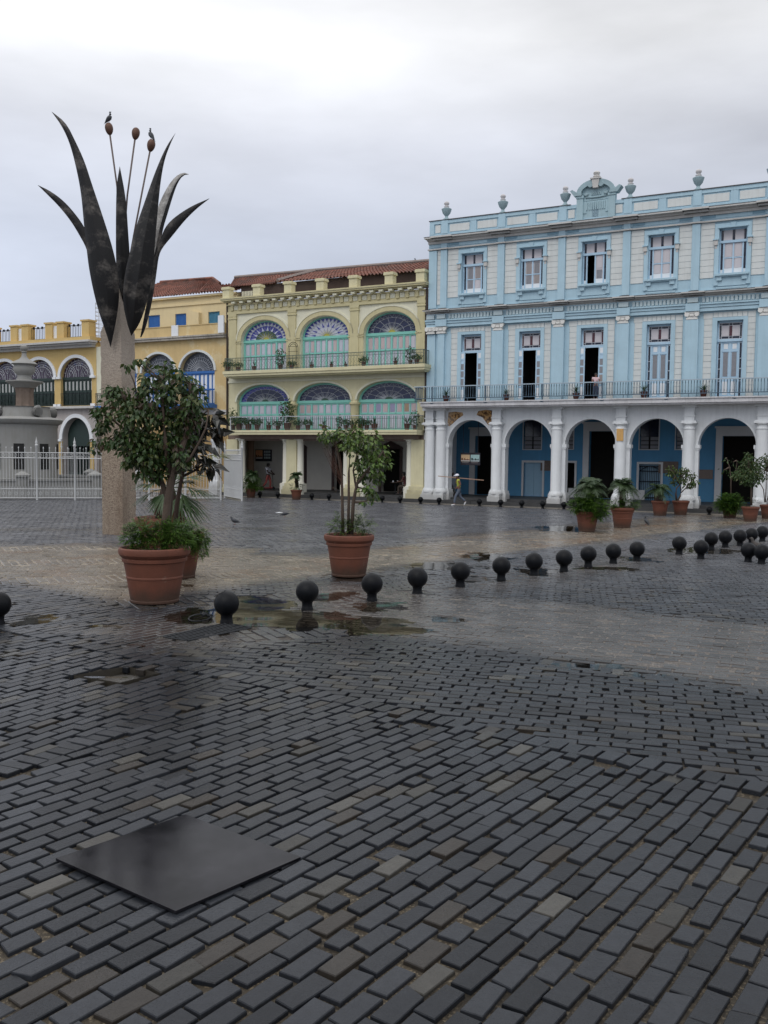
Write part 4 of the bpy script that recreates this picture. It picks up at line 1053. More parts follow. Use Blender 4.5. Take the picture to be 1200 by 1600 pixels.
def np_mesh(name,V,Fc,T,m,smooth=False):
    me=bpy.data.meshes.new(name); me.vertices.add(len(V)); me.vertices.foreach_set('co',V.astype(np.float32).ravel())
    me.loops.add(Fc.size); me.loops.foreach_set('vertex_index',Fc.astype(np.int32).ravel())
    me.polygons.add(len(Fc)); me.polygons.foreach_set('loop_start',np.arange(0,Fc.size,4,dtype=np.int32))
    me.materials.append(m); me.update(calc_edges=True)
    if T is not None:
        at=me.attributes.new('tint','FLOAT_COLOR','POINT'); at.data.foreach_set('color',(T if T.shape[1]==4 else np.concatenate([T,np.zeros((len(T),1))],1)).astype(np.float32).ravel())
    me.polygons.foreach_set('use_smooth',[bool(smooth)]*len(me.polygons))
    me.validate(); o=bpy.data.objects.new(name,me); COL.objects.link(o); return o
V_,F_,T_=make_paving()
M_sett=attr_mat('wet_stone_sett',.12,.40,.35,55,.20,.42,.45)
pav=np_mesh('paving',V_,F_,T_,M_sett); pav['kind']='structure'
# ground sheet (bedding sand and mud between the setts), reaching the horizon
def axis(lo,hi,near0,near1,d):
    a=list(np.arange(near0,near1,d)); s=d; p=near1
    while p<hi: a.append(p); s*=1.25; p+=s
    a.append(hi); s=d; p=near0
    b_=[]
    while p>lo: s*=1.25; p-=s; b_.append(max(p,lo))
    return np.array(sorted(set(b_+a)))
gx=axis(-420,420,-9,13,.11); gy=axis(-200,620,2.5,32,.11)
X,Y=np.meshgrid(gx,gy,indexing='xy'); t=tan_mask(X,Y); m=mud_mask(X,Y); pu=puddle(X,Y)
nearw=np.clip((60-Y)/10,0,1)
nr_=np.clip((13.5-Y)/1.5,0,1)*(1-m); Z=-.021-.014*nr_+.009*np.clip((8.-Y)/3,0,1)+(fbm(X,Y,3,12)-.5)*.012+(fbm(X,Y,.5,2)-.5)*.02*nearw
Z=Z+m*.013*(.4+1.2*fbm(X,Y,1.7,14))+t*.010*(.5+fbm(X,Y,1.2,15))-pu*.028
Z=np.where(inpoly(X,Y,PIT,.06),-.16,Z); Z=np.where(inpoly(X,Y,GRATE,.02),-.16,Z); Z=np.where((Y>34)&(m+t<.2),np.maximum(Z-.006,-.03),Z)
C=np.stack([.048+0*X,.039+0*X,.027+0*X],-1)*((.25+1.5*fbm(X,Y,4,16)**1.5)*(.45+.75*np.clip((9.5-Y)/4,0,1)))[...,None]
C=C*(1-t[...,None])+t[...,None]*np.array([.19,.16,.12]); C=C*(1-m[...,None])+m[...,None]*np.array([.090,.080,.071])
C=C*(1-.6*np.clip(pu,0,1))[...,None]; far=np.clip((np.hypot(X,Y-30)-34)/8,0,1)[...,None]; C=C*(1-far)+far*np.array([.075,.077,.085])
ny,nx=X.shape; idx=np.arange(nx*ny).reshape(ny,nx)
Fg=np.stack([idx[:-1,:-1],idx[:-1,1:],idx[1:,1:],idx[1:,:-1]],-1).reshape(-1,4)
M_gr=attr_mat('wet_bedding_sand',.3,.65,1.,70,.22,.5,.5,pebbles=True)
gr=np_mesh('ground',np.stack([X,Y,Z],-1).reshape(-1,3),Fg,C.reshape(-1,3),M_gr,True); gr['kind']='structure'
# puddle water: level sheets lying in the dips
mw,nt,bs=newmat('puddle_water'); nt.nodes.remove(bs)
gl=nt.nodes.new('ShaderNodeBsdfGlossy'); gl.inputs['Roughness'].default_value=.03
tr=nt.nodes.new('ShaderNodeBsdfTransparent'); tr.inputs[0].default_value=(.72,.68,.61,1)
fr_=nt.nodes.new('ShaderNodeFresnel'); fr_.inputs[0].default_value=1.33
mx=nt.nodes.new('ShaderNodeMixShader'); nt.links.new(fr_.outputs[0],mx.inputs[0]); nt.links.new(tr.outputs[0],mx.inputs[1]); nt.links.new(gl.outputs[0],mx.inputs[2]); nt.links.new(mx.outputs[0],nt.nodes['Material Output'].inputs[0])
wx=np.arange(-9,13,.09); wy=np.arange(9.5,36,.09); X,Y=np.meshgrid(wx,wy); D=puddle(X,Y); Zw=-.0085+(fbm(X,Y,.5,2)-.5)*.02
ny,nx=X.shape; idx=np.arange(nx*ny).reshape(ny,nx)
cell=(np.minimum(np.minimum(D[:-1,:-1],D[1:,1:]),np.minimum(D[1:,:-1],D[:-1,1:]))>.22)
Fw=np.stack([idx[:-1,:-1],idx[:-1,1:],idx[1:,1:],idx[1:,:-1]],-1)[cell]
used,inv=np.unique(Fw,return_inverse=True)
wat=np_mesh('puddle_water',np.stack([X,Y,Zw],-1).reshape(-1,3)[used],inv.reshape(-1,4),None,mw); wat['kind']='structure'
# arcade step and pavement in front of the houses
b=MB(0); 
def fbx(b,u0,u1,v0,v1,z0,z1,k=0):
    n=len(b.v)
    for z in (z0,z1):
        for u,v in ((u0,v0),(u1,v0),(u1,v1),(u0,v1)): b.v.append(fw(u,v,z))
    for q in ((0,3,2,1),(4,5,6,7),(0,1,5,4),(1,2,6,5),(2,3,7,6),(3,0,4,7)): b.f.append(tuple(n+i for i in q)); b.mi.append(k)
u=-11.3
while u<24.2:
    w=random.uniform(.9,1.7); fbx(b,u,min(24.3,u+w-.012),-.3,.72+random.uniform(-.015,.015),-.1,.22+random.uniform(-.012,.01)); u+=w
u=-11.3
while u<24.2:
    w=random.uniform(.7,1.5); fbx(b,u,min(24.3,u+w-.012),-4.6,-.08+random.uniform(-.02,.0),0,.35+random.uniform(-.006,.006)); u+=w
st_=b.build('arcade_pavement',M_stone); st_['kind']='structure'
b=MB(0); u=-11.3
while u<24:
    w=random.uniform(1,2.2); fbx(b,u,u+w-.02,.74,1.15,-.05,.02); u+=w
ks=b.build('kerb_strip',mat('pale_kerb_stone',(.22,.20,.17),.5,.25,3,.2,20)); ks['kind']='structure'
# ================================================================ metal cover, pit, grate
P=PLATE; zc=[.034,.030,.016,.020]
b=MB(); top=[(P[i][0],P[i][1],zc[i]) for i in range(4)]; bot=[(p[0],p[1],p[2]-.016) for p in top]
b.face(top); b.face(bot[::-1])
for i in range(4): j=(i+1)%4; b.face([top[i],bot[i],bot[j],top[j]])
M_plate,nt,bs=newmat('oily_steel_plate'); bs.inputs['Specular IOR Level'].default_value=.12
nt.links.new(mixc(nt,ramp(nt,noise(nt,1.7,5,.7),.4,.7),(.007,.007,.009),(.022,.0215,.026)),bs.inputs['Base Color'])
nt.links.new(ramp(nt,noise(nt,1.1,5,.65),.42,.66,.03,.17),bs.inputs['Roughness'])
bn=nt.nodes.new('ShaderNodeBump'); bn.inputs['Strength'].default_value=.06; bn.inputs['Distance'].default_value=.004; nt.links.new(noise(nt,70,4),bn.inputs['Height']); nt.links.new(bn.outputs[0],bs.inputs['Normal'])
o=b.build('cover_plate',M_plate); tag(o,'square dark steel plate lying over a hole in the near paving','steel plate')
o=MB(); 
for i in range(9):
    a=random.uniform(0,6.28); 
b=MB(); P=PIT
for i in range(4):
    p,q=P[i],P[(i+1)%4]; b.face([(p[0],p[1],.0),(q[0],q[1],.0),(q[0],q[1],-.2),(p[0],p[1],-.2)])
    continue
    d=Vector((q[0]-p[0],q[1]-p[1],0)).normalized(); n_=Vector((d.y,-d.x,0))*.05
    b.face([(p[0],p[1],.0),(q[0],q[1],.0),(q[0]+n_.x,q[1]+n_.y,-.004),(p[0]+n_.x,p[1]+n_.y,-.004)])
cen=Vector((sum(p[0] for p in P)/4,sum(p[1] for p in P)/4,0))
b.face([(p[0],p[1],-.10) for p in P],1)
b.k=1
for i in range(40):
    a=random.random(); c=random.random(); p=Vector((*P[0],0)).lerp(Vector((*P[1],0)),a).lerp(Vector((*P[3],0)).lerp(Vector((*P[2],0)),a),c); r=random.uniform(.006,.02)
    b.lathe([(0,0),(r,.002),(r*.7,r*.6),(0,r*.7)],(p.x,p.y,-.10),5,k=random.choice((0,1)))
o=b.build('manhole_pit',[mat('wet_pit_wall',(.035,.03,.022),.4,.3,6,.4),mat('pale_wet_concrete',(.10,.095,.088),.22,.25,4,.3,30)],fixn=False); tag(o,'shallow square open pit in the paving with pale wet floor','manhole')
b=MB(); P=[Vector((*p,.002)) for p in GRATE]
for i in range(17):
    t=i/16; a=P[0].lerp(P[3],t); c=P[1].lerp(P[2],t); b.tube([a,c],.012,4)
for t in (0,.33,.66,1): b.tube([P[0].lerp(P[1],t),P[3].lerp(P[2],t)],.016,4)
o=b.build('drain_grate',M_iron); tag(o,'long dark iron drain grate beside the ball bollard in the paving','drain grate')
# shallow broken ring near the grate
x,y=G(312,966); b=MB(); b.tube([(x+.17*math.cos(q),y+.33*math.sin(q),.012) for q in [i*PI/10 for i in range(21)]],.011,5); b.tube([(x+.02+.05*i,y+.1+.06*math.sin(i),.03+.02*math.sin(i*2)) for i in range(4)],.03,5)
o=b.build('valve_cover',M_iron); tag(o,'dark oval valve cover ring with a rag by the planter','valve cover')
# ================================================================ ball bollards
M_ball=mat('black_cast_iron',(.006,.007,.009),.36,.4,5,.3,50,dirt=(.014,.012,.011),spec=.13,streak=.3)
def bollard(name,r,label,group,loc,first=[None]):
    key=round(r,2)
    if first[0] is None or key not in first[0]:
        t=thing(name,label,'bollard',(*loc,0),0,group)
        b=MB(); prof=[(r*.52,-.05),(r*.52,.02),(r*.46,.05),(r*.45,r*.5),(r*.52,r*.75)]; b.lathe(prof,(0,0,0),20); b.build('neck',M_ball,t,40)
        b=MB(); zc_=r*1.55; b.lathe([(max(.001,r*math.sin(PI*i/18)),zc_-r*math.cos(PI*i/18)) for i in range(19)],(0,0,0),28,cap=False); b.build('ball',M_ball,t,True)
        first[0]={**(first[0] or {}),key:t}
        return t
    c=copy_tree(first[0][key]); c.location=(*loc,0); c['label']=label; c['group']=group; c.rotation_euler.z=random.uniform(0,6); return c
bl=[(-3,975),(354,973),(480,952),(581,938),(652,927),(719,916),(783,906),(834,898),(881,892),(919,885),(958,880),(995,876),(1061,866),(1111,858),(1133,855),(1156,853),(1174,850),(1191,846)]
def bl_lab(i,px):
    order=['nearest the left edge, cut by the frame','beside the drain grate and the big planter','standing in the wide puddle, second along the row','third along the row, in front of the middle planter','fourth along the row from the drain grate','fifth along the row from the drain grate','sixth along the row from the drain grate','seventh along the row from the drain grate','eighth along the row from the drain grate','ninth along the row from the drain grate','tenth along the row from the drain grate','last before the wide gap in the row','first beyond the wide gap in the row','behind the stray near ball, second beyond the gap','third beyond the wide gap in the row','fourth beyond the wide gap in the row','fifth beyond the wide gap in the row','farthest of the row, by the right edge']
    return 'black iron ball bollard '+order[i]
rad=[.205,.20,.195,.20,.20]
for i,(px,py) in enumerate(bl):
    x,y=G(px,py); bollard('ball_bollard',.20 if i!=13 else .2,bl_lab(i,px),'ball bollards across the square',(x,y))
for (px,py),lab in zip([(1095,873),(1169,878),(1190,881)],['standing alone in front of the row at right','left of the pair at the right edge','right of the pair at the right edge, cut by the frame']):
    bollard('ball_bollard',.20,'black iron ball bollard '+lab,'ball bollards across the square',G(px,py))
labs={590:'below the yellow house right pier',562:'below the yellow house, behind the middle planter tree'}
far=[(406,782),(434,783),(487,783),(514,784),(597,786),(625,787),(657,788),(686,789),(749,791),(782,792),(815,793),(848,794),(881,795),(1108,806)]
fl=['first right of the leftmost far palm planter','left of the second far palm planter','first right of the second far palm planter','second right of the second far palm planter','just right of the middle tree trunk','left of the pier joining yellow and blue houses','below the joint of yellow and blue houses','left of the man with the plank','first right of the man with the plank','second right of the man with the plank','below the light blue arcade door','left of the third arcade column','right of the third arcade column','right of the ficus planter near the fifth column']
for (px,py),l in zip(far,fl):
    x,y=G(px,py-1.5,0); 
    # stand them just in front of the kerb strip
    v=-(x*SY+(y-DIST)*CY); d=1.28-v; 
    r=math.hypot(x,y); k=(CY*DIST-1.3)/((x/y)*SY*y/y+CY) if False else None
    q=ray(px,py); tt=(-CY*DIST+1.3)/(-q[0]*SY-q[1]*CY); x,y=q[0]*tt,q[1]*tt
    bollard('kerb_bollard',.15,'small black ball bollard on the kerb '+l,'small bollards along the arcade kerb',(x,y))
# ================================================================ flower sculpture
def sculpt():
    t=thing('flower_sculpture','giant dark metal flower sculpture on a rough square concrete column','sculpture',(-8.75,30.2,0))
    OX,OY=-8.75,30.2
    def loc(v): return (v[0]-OX,v[1]-OY,v[2])
    # column, square, turned 16 degrees
    m,nt,bs=newmat('rough_cast_concrete'); L=nt.links
    n1=noise(nt,3,5,.7); c=mixc(nt,n1,(.27,.215,.155),(.43,.355,.275)); c=mixc(nt,ramp(nt,noise(nt,26,4,.7),.45,.62),c,(.17,.12,.09)); c=mixc(nt,ramp(nt,noise(nt,1.3,5,.7,(1,1,.25)),.5,.66,0,.65),c,(.16,.11,.075))
    tc=nt.nodes.new('ShaderNodeTexCoord'); sp=nt.nodes.new('ShaderNodeSeparateXYZ'); L.new(tc.outputs['Object'],sp.inputs[0])
    c=mixc(nt,ramp(nt,sp.outputs['Z'],3.6,5.6,0,.5),c,(.46,.41,.36))
    L.new(c,bs.inputs['Base Color']); bs.inputs['Roughness'].default_value=.9
    bn=nt.nodes.new('ShaderNodeBump'); bn.inputs['Strength'].default_value=1.; bn.inputs['Distance'].default_value=.05; L.new(noise(nt,13,5,.7),bn.inputs['Height']); L.new(bn.outputs[0],bs.inputs['Normal'])
    b=MB(); s=.385; a0=math.radians(-18)
    zs=[-.05+i*.1 for i in range(67)]; per=[]
    for i in range(4):
        p=[(-1,-1),(1,-1),(1,1),(-1,1)][i]; q=[(-1,-1),(1,-1),(1,1),(-1,1)][(i+1)%4]
        for k in range(9): per.append((p[0]+(q[0]-p[0])*k/9,p[1]+(q[1]-p[1])*k/9))
    base=len(b.v)
    for z in zs:
        for x,y in per:
            h=1+.05*(mnoise.noise(Vector((x*4,y*4,z*5)))); X,Y=x*s*h,y*s*h
            cx=.02-.002*z
            b.v.append((cx+X*math.cos(a0)-Y*math.sin(a0),.0+X*math.sin(a0)+Y*math.cos(a0),z))
    n=len(per)
    for r in range(len(zs)-1):
        for i in range(n): b.f.append((base+r*n+i,base+r*n+(i+1)%n,base+(r+1)*n+(i+1)%n,base+(r+1)*n+i)); b.mi.append(0)
    top=len(b.v); b.v.append((.06,.0,8.05))
    e0=base+(len(zs)-1)*n
    for i in range(n): b.f.append((e0+i,e0+(i+1)%n,top)); b.mi.append(0)
    b.build('column',m,t,30)
    def petmat(name,lo,hi,thr,sc):
        m,nt,bs=newmat(name)
        f=ramp(nt,noise(nt,sc,6,.7,(1,1,1.6)),thr,thr+.22); col=mixc(nt,f,lo,hi); col=mixc(nt,ramp(nt,noise(nt,9,4,.7),.45,.75),col,lo)
        nt.links.new(col,bs.inputs['Base Color']); bs.inputs['Metallic'].default_value=.35
        bs.inputs['Roughness'].default_value=.55; bn=nt.nodes.new('ShaderNodeBump'); bn.inputs['Strength'].default_value=.4; bn.inputs['Distance'].default_value=.02
        nt.links.new(noise(nt,18,4,.7),bn.inputs['Height']); nt.links.new(bn.outputs[0],bs.inputs['Normal']); return m
    MD=petmat('blackened_metal',(.010,.0095,.010),(.17,.152,.135),.49,.95); MS=petmat('silvered_metal',(.20,.19,.18),(.42,.41,.39),.40,2.2)
    def interp(pts,n):
        # resample polyline by y fraction
        d=[0]
        for i in range(1,len(pts)): d.append(d[-1]+math.hypot(pts[i][0]-pts[i-1][0],pts[i][1]-pts[i-1][1]))
        out=[]
        for k in range(n):
            q=d[-1]*k/(n-1); i=max(j for j in range(len(d)) if d[j]<=q+1e-9); i=min(i,len(d)-2)
            f=(q-d[i])/max(1e-9,d[i+1]-d[i]); out.append((pts[i][0]+(pts[i+1][0]-pts[i][0])*f,pts[i][1]+(pts[i+1][1]-pts[i][1])*f))
        return out
    def chaikin(p):
        for _ in range(2):
            q=[p[0]]
            for i in range(len(p)-1):
                a,c=p[i],p[i+1]; q+=[(a[0]*.75+c[0]*.25,a[1]*.75+c[1]*.25),(a[0]*.25+c[0]*.75,a[1]*.25+c[1]*.75)]
            p=q+[p[-1]]
        return p
    def petal(left,right,dep,bulge,mats=None,nm='petal',th=.05):
        """outlines from tip to foot; dep = depth of foot, belly, tip; the blade is folded along its middle"""
        n=40; A=interp(chaikin(left),n); B=interp(chaikin(right),n); b=MB()
        cols=7; rows_f=[];rows_b=[]
        for i in range(n):
            t_=i/(n-1); w=math.hypot(B[i][0]-A[i][0],B[i][1]-A[i][1])/47.8
            d=dep[2]*(1-t_)**2+2*dep[1]*t_*(1-t_)+dep[0]*t_**2
            rf=[];rb=[]
            for j in range(cols):
                s=j/(cols-1); px=A[i][0]+(B[i][0]-A[i][0])*s; py=A[i][1]+(B[i][1]-A[i][1])*s
                fold=-bulge*w*(1-abs(2*s-1)**1.4)
                for lst,o_ in ((rf,0),(rb,th)):
                    p=atY(px,py,OY+d+fold+o_); lst.append(len(b.v)); b.v.append(loc(p))
            rows_f.append(rf); rows_b.append(rb)
        for i in range(n-1):
            for j in range(cols-1):
                k=0 if mats is None else (1 if j>=4 else 0)
                b.f.append((rows_f[i][j],rows_f[i+1][j],rows_f[i+1][j+1],rows_f[i][j+1])); b.mi.append(k)
                b.f.append((rows_b[i][j],rows_b[i][j+1],rows_b[i+1][j+1],rows_b[i+1][j])); b.mi.append(k)
            for j in (0,cols-1): b.f.append((rows_f[i][j],rows_b[i][j],rows_b[i+1][j],rows_f[i+1][j])); b.mi.append(0)
        return b.build(nm,mats or [MD],t,45)
    petal([(80.5,174.5),(97,197),(110,226),(120,266),(127,303),(131,350),(134.7,385),(140,428),(152,481),(165,518),(173,543)],[(80.6,174.3),(103,191),(117,219),(132,251),(144,289),(157,327),(171,370),(180,403),(185,430),(187,465),(181,505),(173,543)],(-.58,-1.3,-1.1),.32)
    petal([(274,208),(259,230),(245,262),(235,289),(224,321),(211,358),(202,398),(197,417),(192,451),(192.5,478),(199,507),(205,525)],[(274.2,208),(267,223),(257,249),(251,283),(247,323),(243,371),(240,411),(236,443),(229,475),(219,505),(205,525)],(-.62,-1.25,-1.0),.32)
    petal([(59,289),(80,299),(101,315),(120,337),(133,356),(150,395),(162,440),(176,500),(186,535)],[(59.2,289.5),(75,305),(93,323),(112,347),(125,369),(136,389),(146,430),(160,490),(176,537)],(.45,.4,.3),.12)
    petal([(327,310),(301,321),(280,334),(264,347),(254,362),(243,400),(236,440),(226,490),(219,527)],[(327.2,310.5),(307,326),(288,345),(269,369),(253,388),(248,400),(245,424),(239,466),(228,513),(221,527)],(-.15,.2,.1),.15)
    petal([(187,260),(182,289),(181,337),(181,403),(183,450),(188,520)],[(187.3,260),(197,310),(200,358),(203,400),(204,450),(198,520)],(.3,-.3,-.2),.22)
    petal([(294.8,272),(288,269),(277,273),(265,286),(253,308),(246,325),(234,372),(222,430),(206,500)],[(295,272.6),(285,274),(276,289),(269,310),(261,337),(255,356),(247,400),(236,450),(216,505)],(.5,.75,1.0),.18,[MS,MD])
    ME=mat('rusty_brown_metal',(.11,.055,.035),.55,.35,7,.3,20,metal=.3); MSt=mat('rusted_rod',(.12,.09,.08),.6,.2,9)
    eggs=[]
    for foot,mid,eg,dy in [((186,420),(183,292),(170.5,201.5),-.1),((190,420),(199,305),(212,209),.2),((196,440),(212,352),(236,227.5),-.3)]:
        st=MB(); st.tube([loc(atY(*foot,OY+.1)),loc(atY(*mid,OY+dy*.6)),loc(atY(eg[0]+(mid[0]-eg[0])*.06,eg[1]+(mid[1]-eg[1])*.06,OY+dy))],.028,8); so=st.build('stamen',MSt,t,True)
        a=Vector(loc(atY(*eg,OY+dy))); ax=(a-Vector(loc(atY(*mid,OY+dy*.6)))).normalized(); q=Vector((0,0,1)).rotation_difference(ax)
        b=MB(); pr=[(max(.001,.128*math.sin(PI*i/14)*(1+.16*math.cos(PI*i/14)*-1)),-.2*math.cos(PI*i/14)) for i in range(15)]; b.lathe(pr,(0,0,0),16,cap=False)
        b.v=[tuple(a+q@Vector(p)) for p in b.v]; b.build('seed_pod',ME,so,True); eggs.append(atY(*eg,OY+dy))
    return eggs
EGGS=sculpt()
# ================================================================ pigeons
M_pig=mat('slate_plumage',(.035,.038,.045),.6,.3,12); M_pigl=mat('grey_plumage',(.16,.18,.20),.6,.2,12); M_pigw=mat('mottled_plumage',(.045,.038,.034),.7,.4,25); M_leg=mat('pink_leg',(.25,.06,.05),.6,.1,5)
def pigeon(label,loc,rz,pitch=0.,body=0,head_down=False,s=1.):
    b=MB(); pr=[(-.20,.014,-.02),(-.16,.022,-.01),(-.10,.045,.0),(-.03,.07,.01),(.04,.075,.02),(.09,.058,.045),(.12,.038,.075),(.14,.032,.105),(.16,.034,.13),(.178,.028,.135),(.19,.012,.13),(.215,.004,.118)]
    if head_down: pr=[(x,r,z if x<.06 else z-(x-.06)*1.1) for x,r,z in pr]
    cs,sn=math.cos(pitch),math.sin(pitch); pts=[(x*cs-z*sn,0,.13+x*sn+z*cs) for x,r,z in pr]
    b.tube(pts,[p[1] for p in pr],10,0)
    # wings and fanned tail
    for sg in (-1,1):
        w=[(.05,.066,.03),(-.02,.082,.035),(-.12,.05,.02),(-.17,.02,.0),(-.08,.06,-.02),(.02,.074,-.01)]
        b.face([(x*cs-z*sn,sg*y,.13+x*sn+z*cs) for x,y,z in w],1)
        b.tube([(.0+sg*.008,sg*.03,.09),(.005,sg*.03,.03),(.0,sg*.03,.004)],.006,5,2)
        for q in (-.5,0,.5): b.tube([(.0,sg*.03,.005),(.035*math.cos(q),sg*.03+.035*math.sin(q),.003)],.004,4,2)
        b.tube([(0,sg*.03,.005),(-.02,sg*.03,.003)],.004,4,2)
    tl=[(-.14,.02,.0),(-.25,.035,-.03),(-.25,-.035,-.03),(-.14,-.02,.0)]; b.face([(x*cs-z*sn,y,.13+x*sn+z*cs) for x,y,z in tl],1)
    b.v=[(x*s,y*s,z*s) for x,y,z in b.v]
    o=b.build('pigeon',[(M_pig,M_pig,M_leg),(M_pig,M_pigl,M_leg),(M_pigw,M_pigw,M_leg)][body],None,50,loc=loc); o.rotation_euler=(0,0,rz)
    return tag(o,label,'pigeon')
e=EGGS
pigeon('dark pigeon perched on the leftmost seed pod of the flower sculpture',(e[0].x,e[0].y,e[0].z+.18),math.radians(20),.75,0)
pigeon('grey winged pigeon perched on the lower right seed pod of the sculpture',(e[2].x,e[2].y,e[2].z+.18),math.radians(165),.8,1)
g=G(367,820); pigeon('black pigeon walking on the wet roadway right of the big planter',(*g,.0),math.radians(170),.1,0,s=1.05)
g=G(445,808); pigeon('dark pigeon pecking at the roadway near the white scrap of paper',(*g,.0),math.radians(185),-.25,0,True)
g=G(1010,820); pigeon('dark pigeon standing on the tan paving between the palm planters and ficus',(*g,.0),math.radians(120),.6,0)
g=G(1183,864); pigeon('mottled brown pigeon behind the pair of ball bollards at right',(*g,.0),math.radians(160),.3,2,s=1.35)
g=fac(650,411,-4.4); p=fw(g[0],-4.45,14.62); pigeon('black pigeon sitting on the red tiled ridge by the blue palace',p,math.radians(200),.4,0)
g=G(437,802); b=MB(); b.face([(-.22,-.05,.02),(.1,-.09,.03),(.24,.04,.02),(-.05,.1,.05)]); b.face([(.1,-.09,.03),(.26,-.05,.05),(.24,.04,.02)])
for i in range(len(b.v)): pass
o=b.build('paper_scrap',M_whitep,None,loc=(*g,.0)); tag(o,'crumpled white scrap of paper lying on the grey roadway','litter')
g=G(421,784); 
# ================================================================ fountain and fence
M_fst=mat('weathered_marble',(.27,.27,.26),.85,.12,1.5,.25,20,dirt=(.20,.19,.16),dirt_amt=.5,streak=.5)
M_fdirt=mat('algae_stained_marble',(.20,.15,.12),.8,.35,3,.4,18,dirt=(.08,.06,.04),dirt_amt=.6,streak=.6)
FX,FY=-22.28,57.
fo=thing('fountain','tall weathered marble fountain with urn and basin inside the white fence','fountain',(FX,FY,0))
b=MB(); b.lathe([(2.35,0),(2.35,.5),(2.0,.55),(1.92,.8),(1.90,4.1),(1.94,4.2),(1.96,4.3)],(0,0,0),4*6,k=0)
# octagonal drum with flat painted niches, scrolled top
b.lathe([(1.95,4.3),(2.15,4.42),(2.24,4.62),(2.1,4.72),(1.55,4.80),(1.45,5.38),(1.52,5.42),(.62,5.46)],(0,0,0),24)
b.lathe([(.62,6.58),(.85,6.78),(1.10,6.93),(1.10,7.0),(.55,7.06),(.44,7.1),(.40,7.35),(.58,7.5),(.66,7.75),(.60,7.95),(.66,8.0),(.78,8.05),(.64,8.18),(.30,8.34),(.16,8.5),(.13,8.72),(.19,8.78),(.10,8.84),(.2,8.94),(.23,9.04),(.2,9.14),(.05,9.22)],(0,0,0),20)
b.build('basin_tower',M_fst,fo,35)
b=MB(); b.lathe([(.60,5.44),(.56,5.6),(.55,6.3),(.62,6.6)],(0,0,0),8); b.build('shaft',M_fdirt,fo,30)
b=MB()
for i in range(4):
    a=PI/4+i*PI/2
    for sg in (-1,1):
        m0=len(b.v); b.lathe([(0,-.22),(.26,-.22),(.30,0),(.26,.22),(0,.22)],(0,0,0),14,cap=False)
        for j in range(m0,len(b.v)):
            x,y,z=b.v[j]; r=1.75; X=r+z; Y=sg*.0+x; b.v[j]=(X*math.cos(a)-Y*math.sin(a),X*math.sin(a)+Y*math.cos(a),5.08+y)
    b.tube([(1.5*math.cos(a),1.5*math.sin(a),5.3),(1.95*math.cos(a),1.95*math.sin(a),5.36)],.14,6)
split_build(b,'scroll',M_fst,fo,40)
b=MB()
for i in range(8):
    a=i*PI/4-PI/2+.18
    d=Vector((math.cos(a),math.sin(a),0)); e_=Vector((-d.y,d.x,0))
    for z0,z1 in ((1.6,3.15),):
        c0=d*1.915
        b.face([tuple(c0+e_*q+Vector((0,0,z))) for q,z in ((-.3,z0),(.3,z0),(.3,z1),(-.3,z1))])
split_build(b,'niche_shade',M_dark,fo)  # flat near-black faces on the drum: recess shade put into the colour
b=MB(); R=5.6; n=8; pts=[(R*math.cos(PI/8+i*PI/4-.05),R*math.sin(PI/8+i*PI/4-.05)) for i in range(n)]
for i in range(n):
    p,q=Vector((*pts[i],0)),Vector((*pts[(i+1)%n],0)); d=(q-p).normalized(); nn=Vector((d.y,-d.x,0))*.18
    for z0,z1,w in ((0,.35,1.5),(.35,1.0,1.),(1.0,1.14,1.35)):
        w_=nn*w; vs=[p+w_,q+w_,q-w_,p-w_]; k=len(b.v)
        b.v+=[tuple(x+Vector((0,0,z0))) for x in vs]+[tuple(x+Vector((0,0,z1))) for x in vs]
        for f in ((0,3,2,1),(4,5,6,7),(0,1,5,4),(1,2,6,5),(2,3,7,6),(3,0,4,7)): b.f.append(tuple(k+i_ for i_ in f)); b.mi.append(0)
    b.lathe([(.36,0),(.36,1.22),(.46,1.26),(.46,1.36),(.1,1.55)],(p.x,p.y,0),8)
b.build('basin_wall',M_fst,fo,30)
M_fence=mat('white_painted_iron',(.55,.56,.56),.5,.08,6,dirt=(.4,.38,.36))
def fence(t,A,Bp,H=3.0,posts=None,dense=.16,post_every=2.3):
    A=Vector((*A,0)); Bp=Vector((*Bp,0)); L=(Bp-A).length; d=(Bp-A)/L
    P=lambda s,z:tuple(A+d*s+Vector((0,0,z)))
    b=MB()
    for z,r in ((.12,.025),(.62,.02),(2.32,.028),(1.12,.018)): 
        if z!=1.12: b.tube([P(0,z),P(L,z)],r,4)
    b.tube([P(0,2.62),P(L,2.62)],.02,4)
    n=int(L/dense); 
    for i in range(n+1):
        s=L*i/n; b.tube([P(s,.12),P(s,2.6 if i%2 else 2.85)],.013,4)
        s2=L*(i+.5)/n
        if s2<L: b.tube([P(s2,.12),P(s2,.75)],.011,4)
        if i%2==0: b.lathe([(.012,0),(.035,.05),(.002,.14)],P(s,2.82),4)
        if i%2 and i<n: b.tube([P(s+.07*math.cos(q),2.47+.1*math.sin(q)) for q in [k*PI/4 for k in range(9)]],.011,3); b.tube([P(s+.06*math.cos(q),.37+.1*math.sin(q)) for q in [k*PI/4 for k in range(9)]],.011,3)
    b.build('fence_panel',M_fence,t)
    m=max(1,round(L/post_every)); 
    for i in range(m+1):
        s=L*i/m; b=MB(); x,y,_=P(s,0); b.lathe([(.055,-.1),(.055,2.95),(.09,3.0),(.09,3.06),(.05,3.1),(.075,3.2),(.03,3.32),(.004,3.5)],(x,y,0),8); b.build('post',M_fence,t,40)
A0=(-27,48.9); A1=G(345,781.5)
fe=thing('iron_fence','white painted iron fence with spear tops enclosing the fountain','fence'); fence(fe,A0,A1,post_every=2.05)
dv=Vector((A1[0]-A0[0],A1[1]-A0[1])).normalized(); pn=Vector((-dv.y,dv.x))
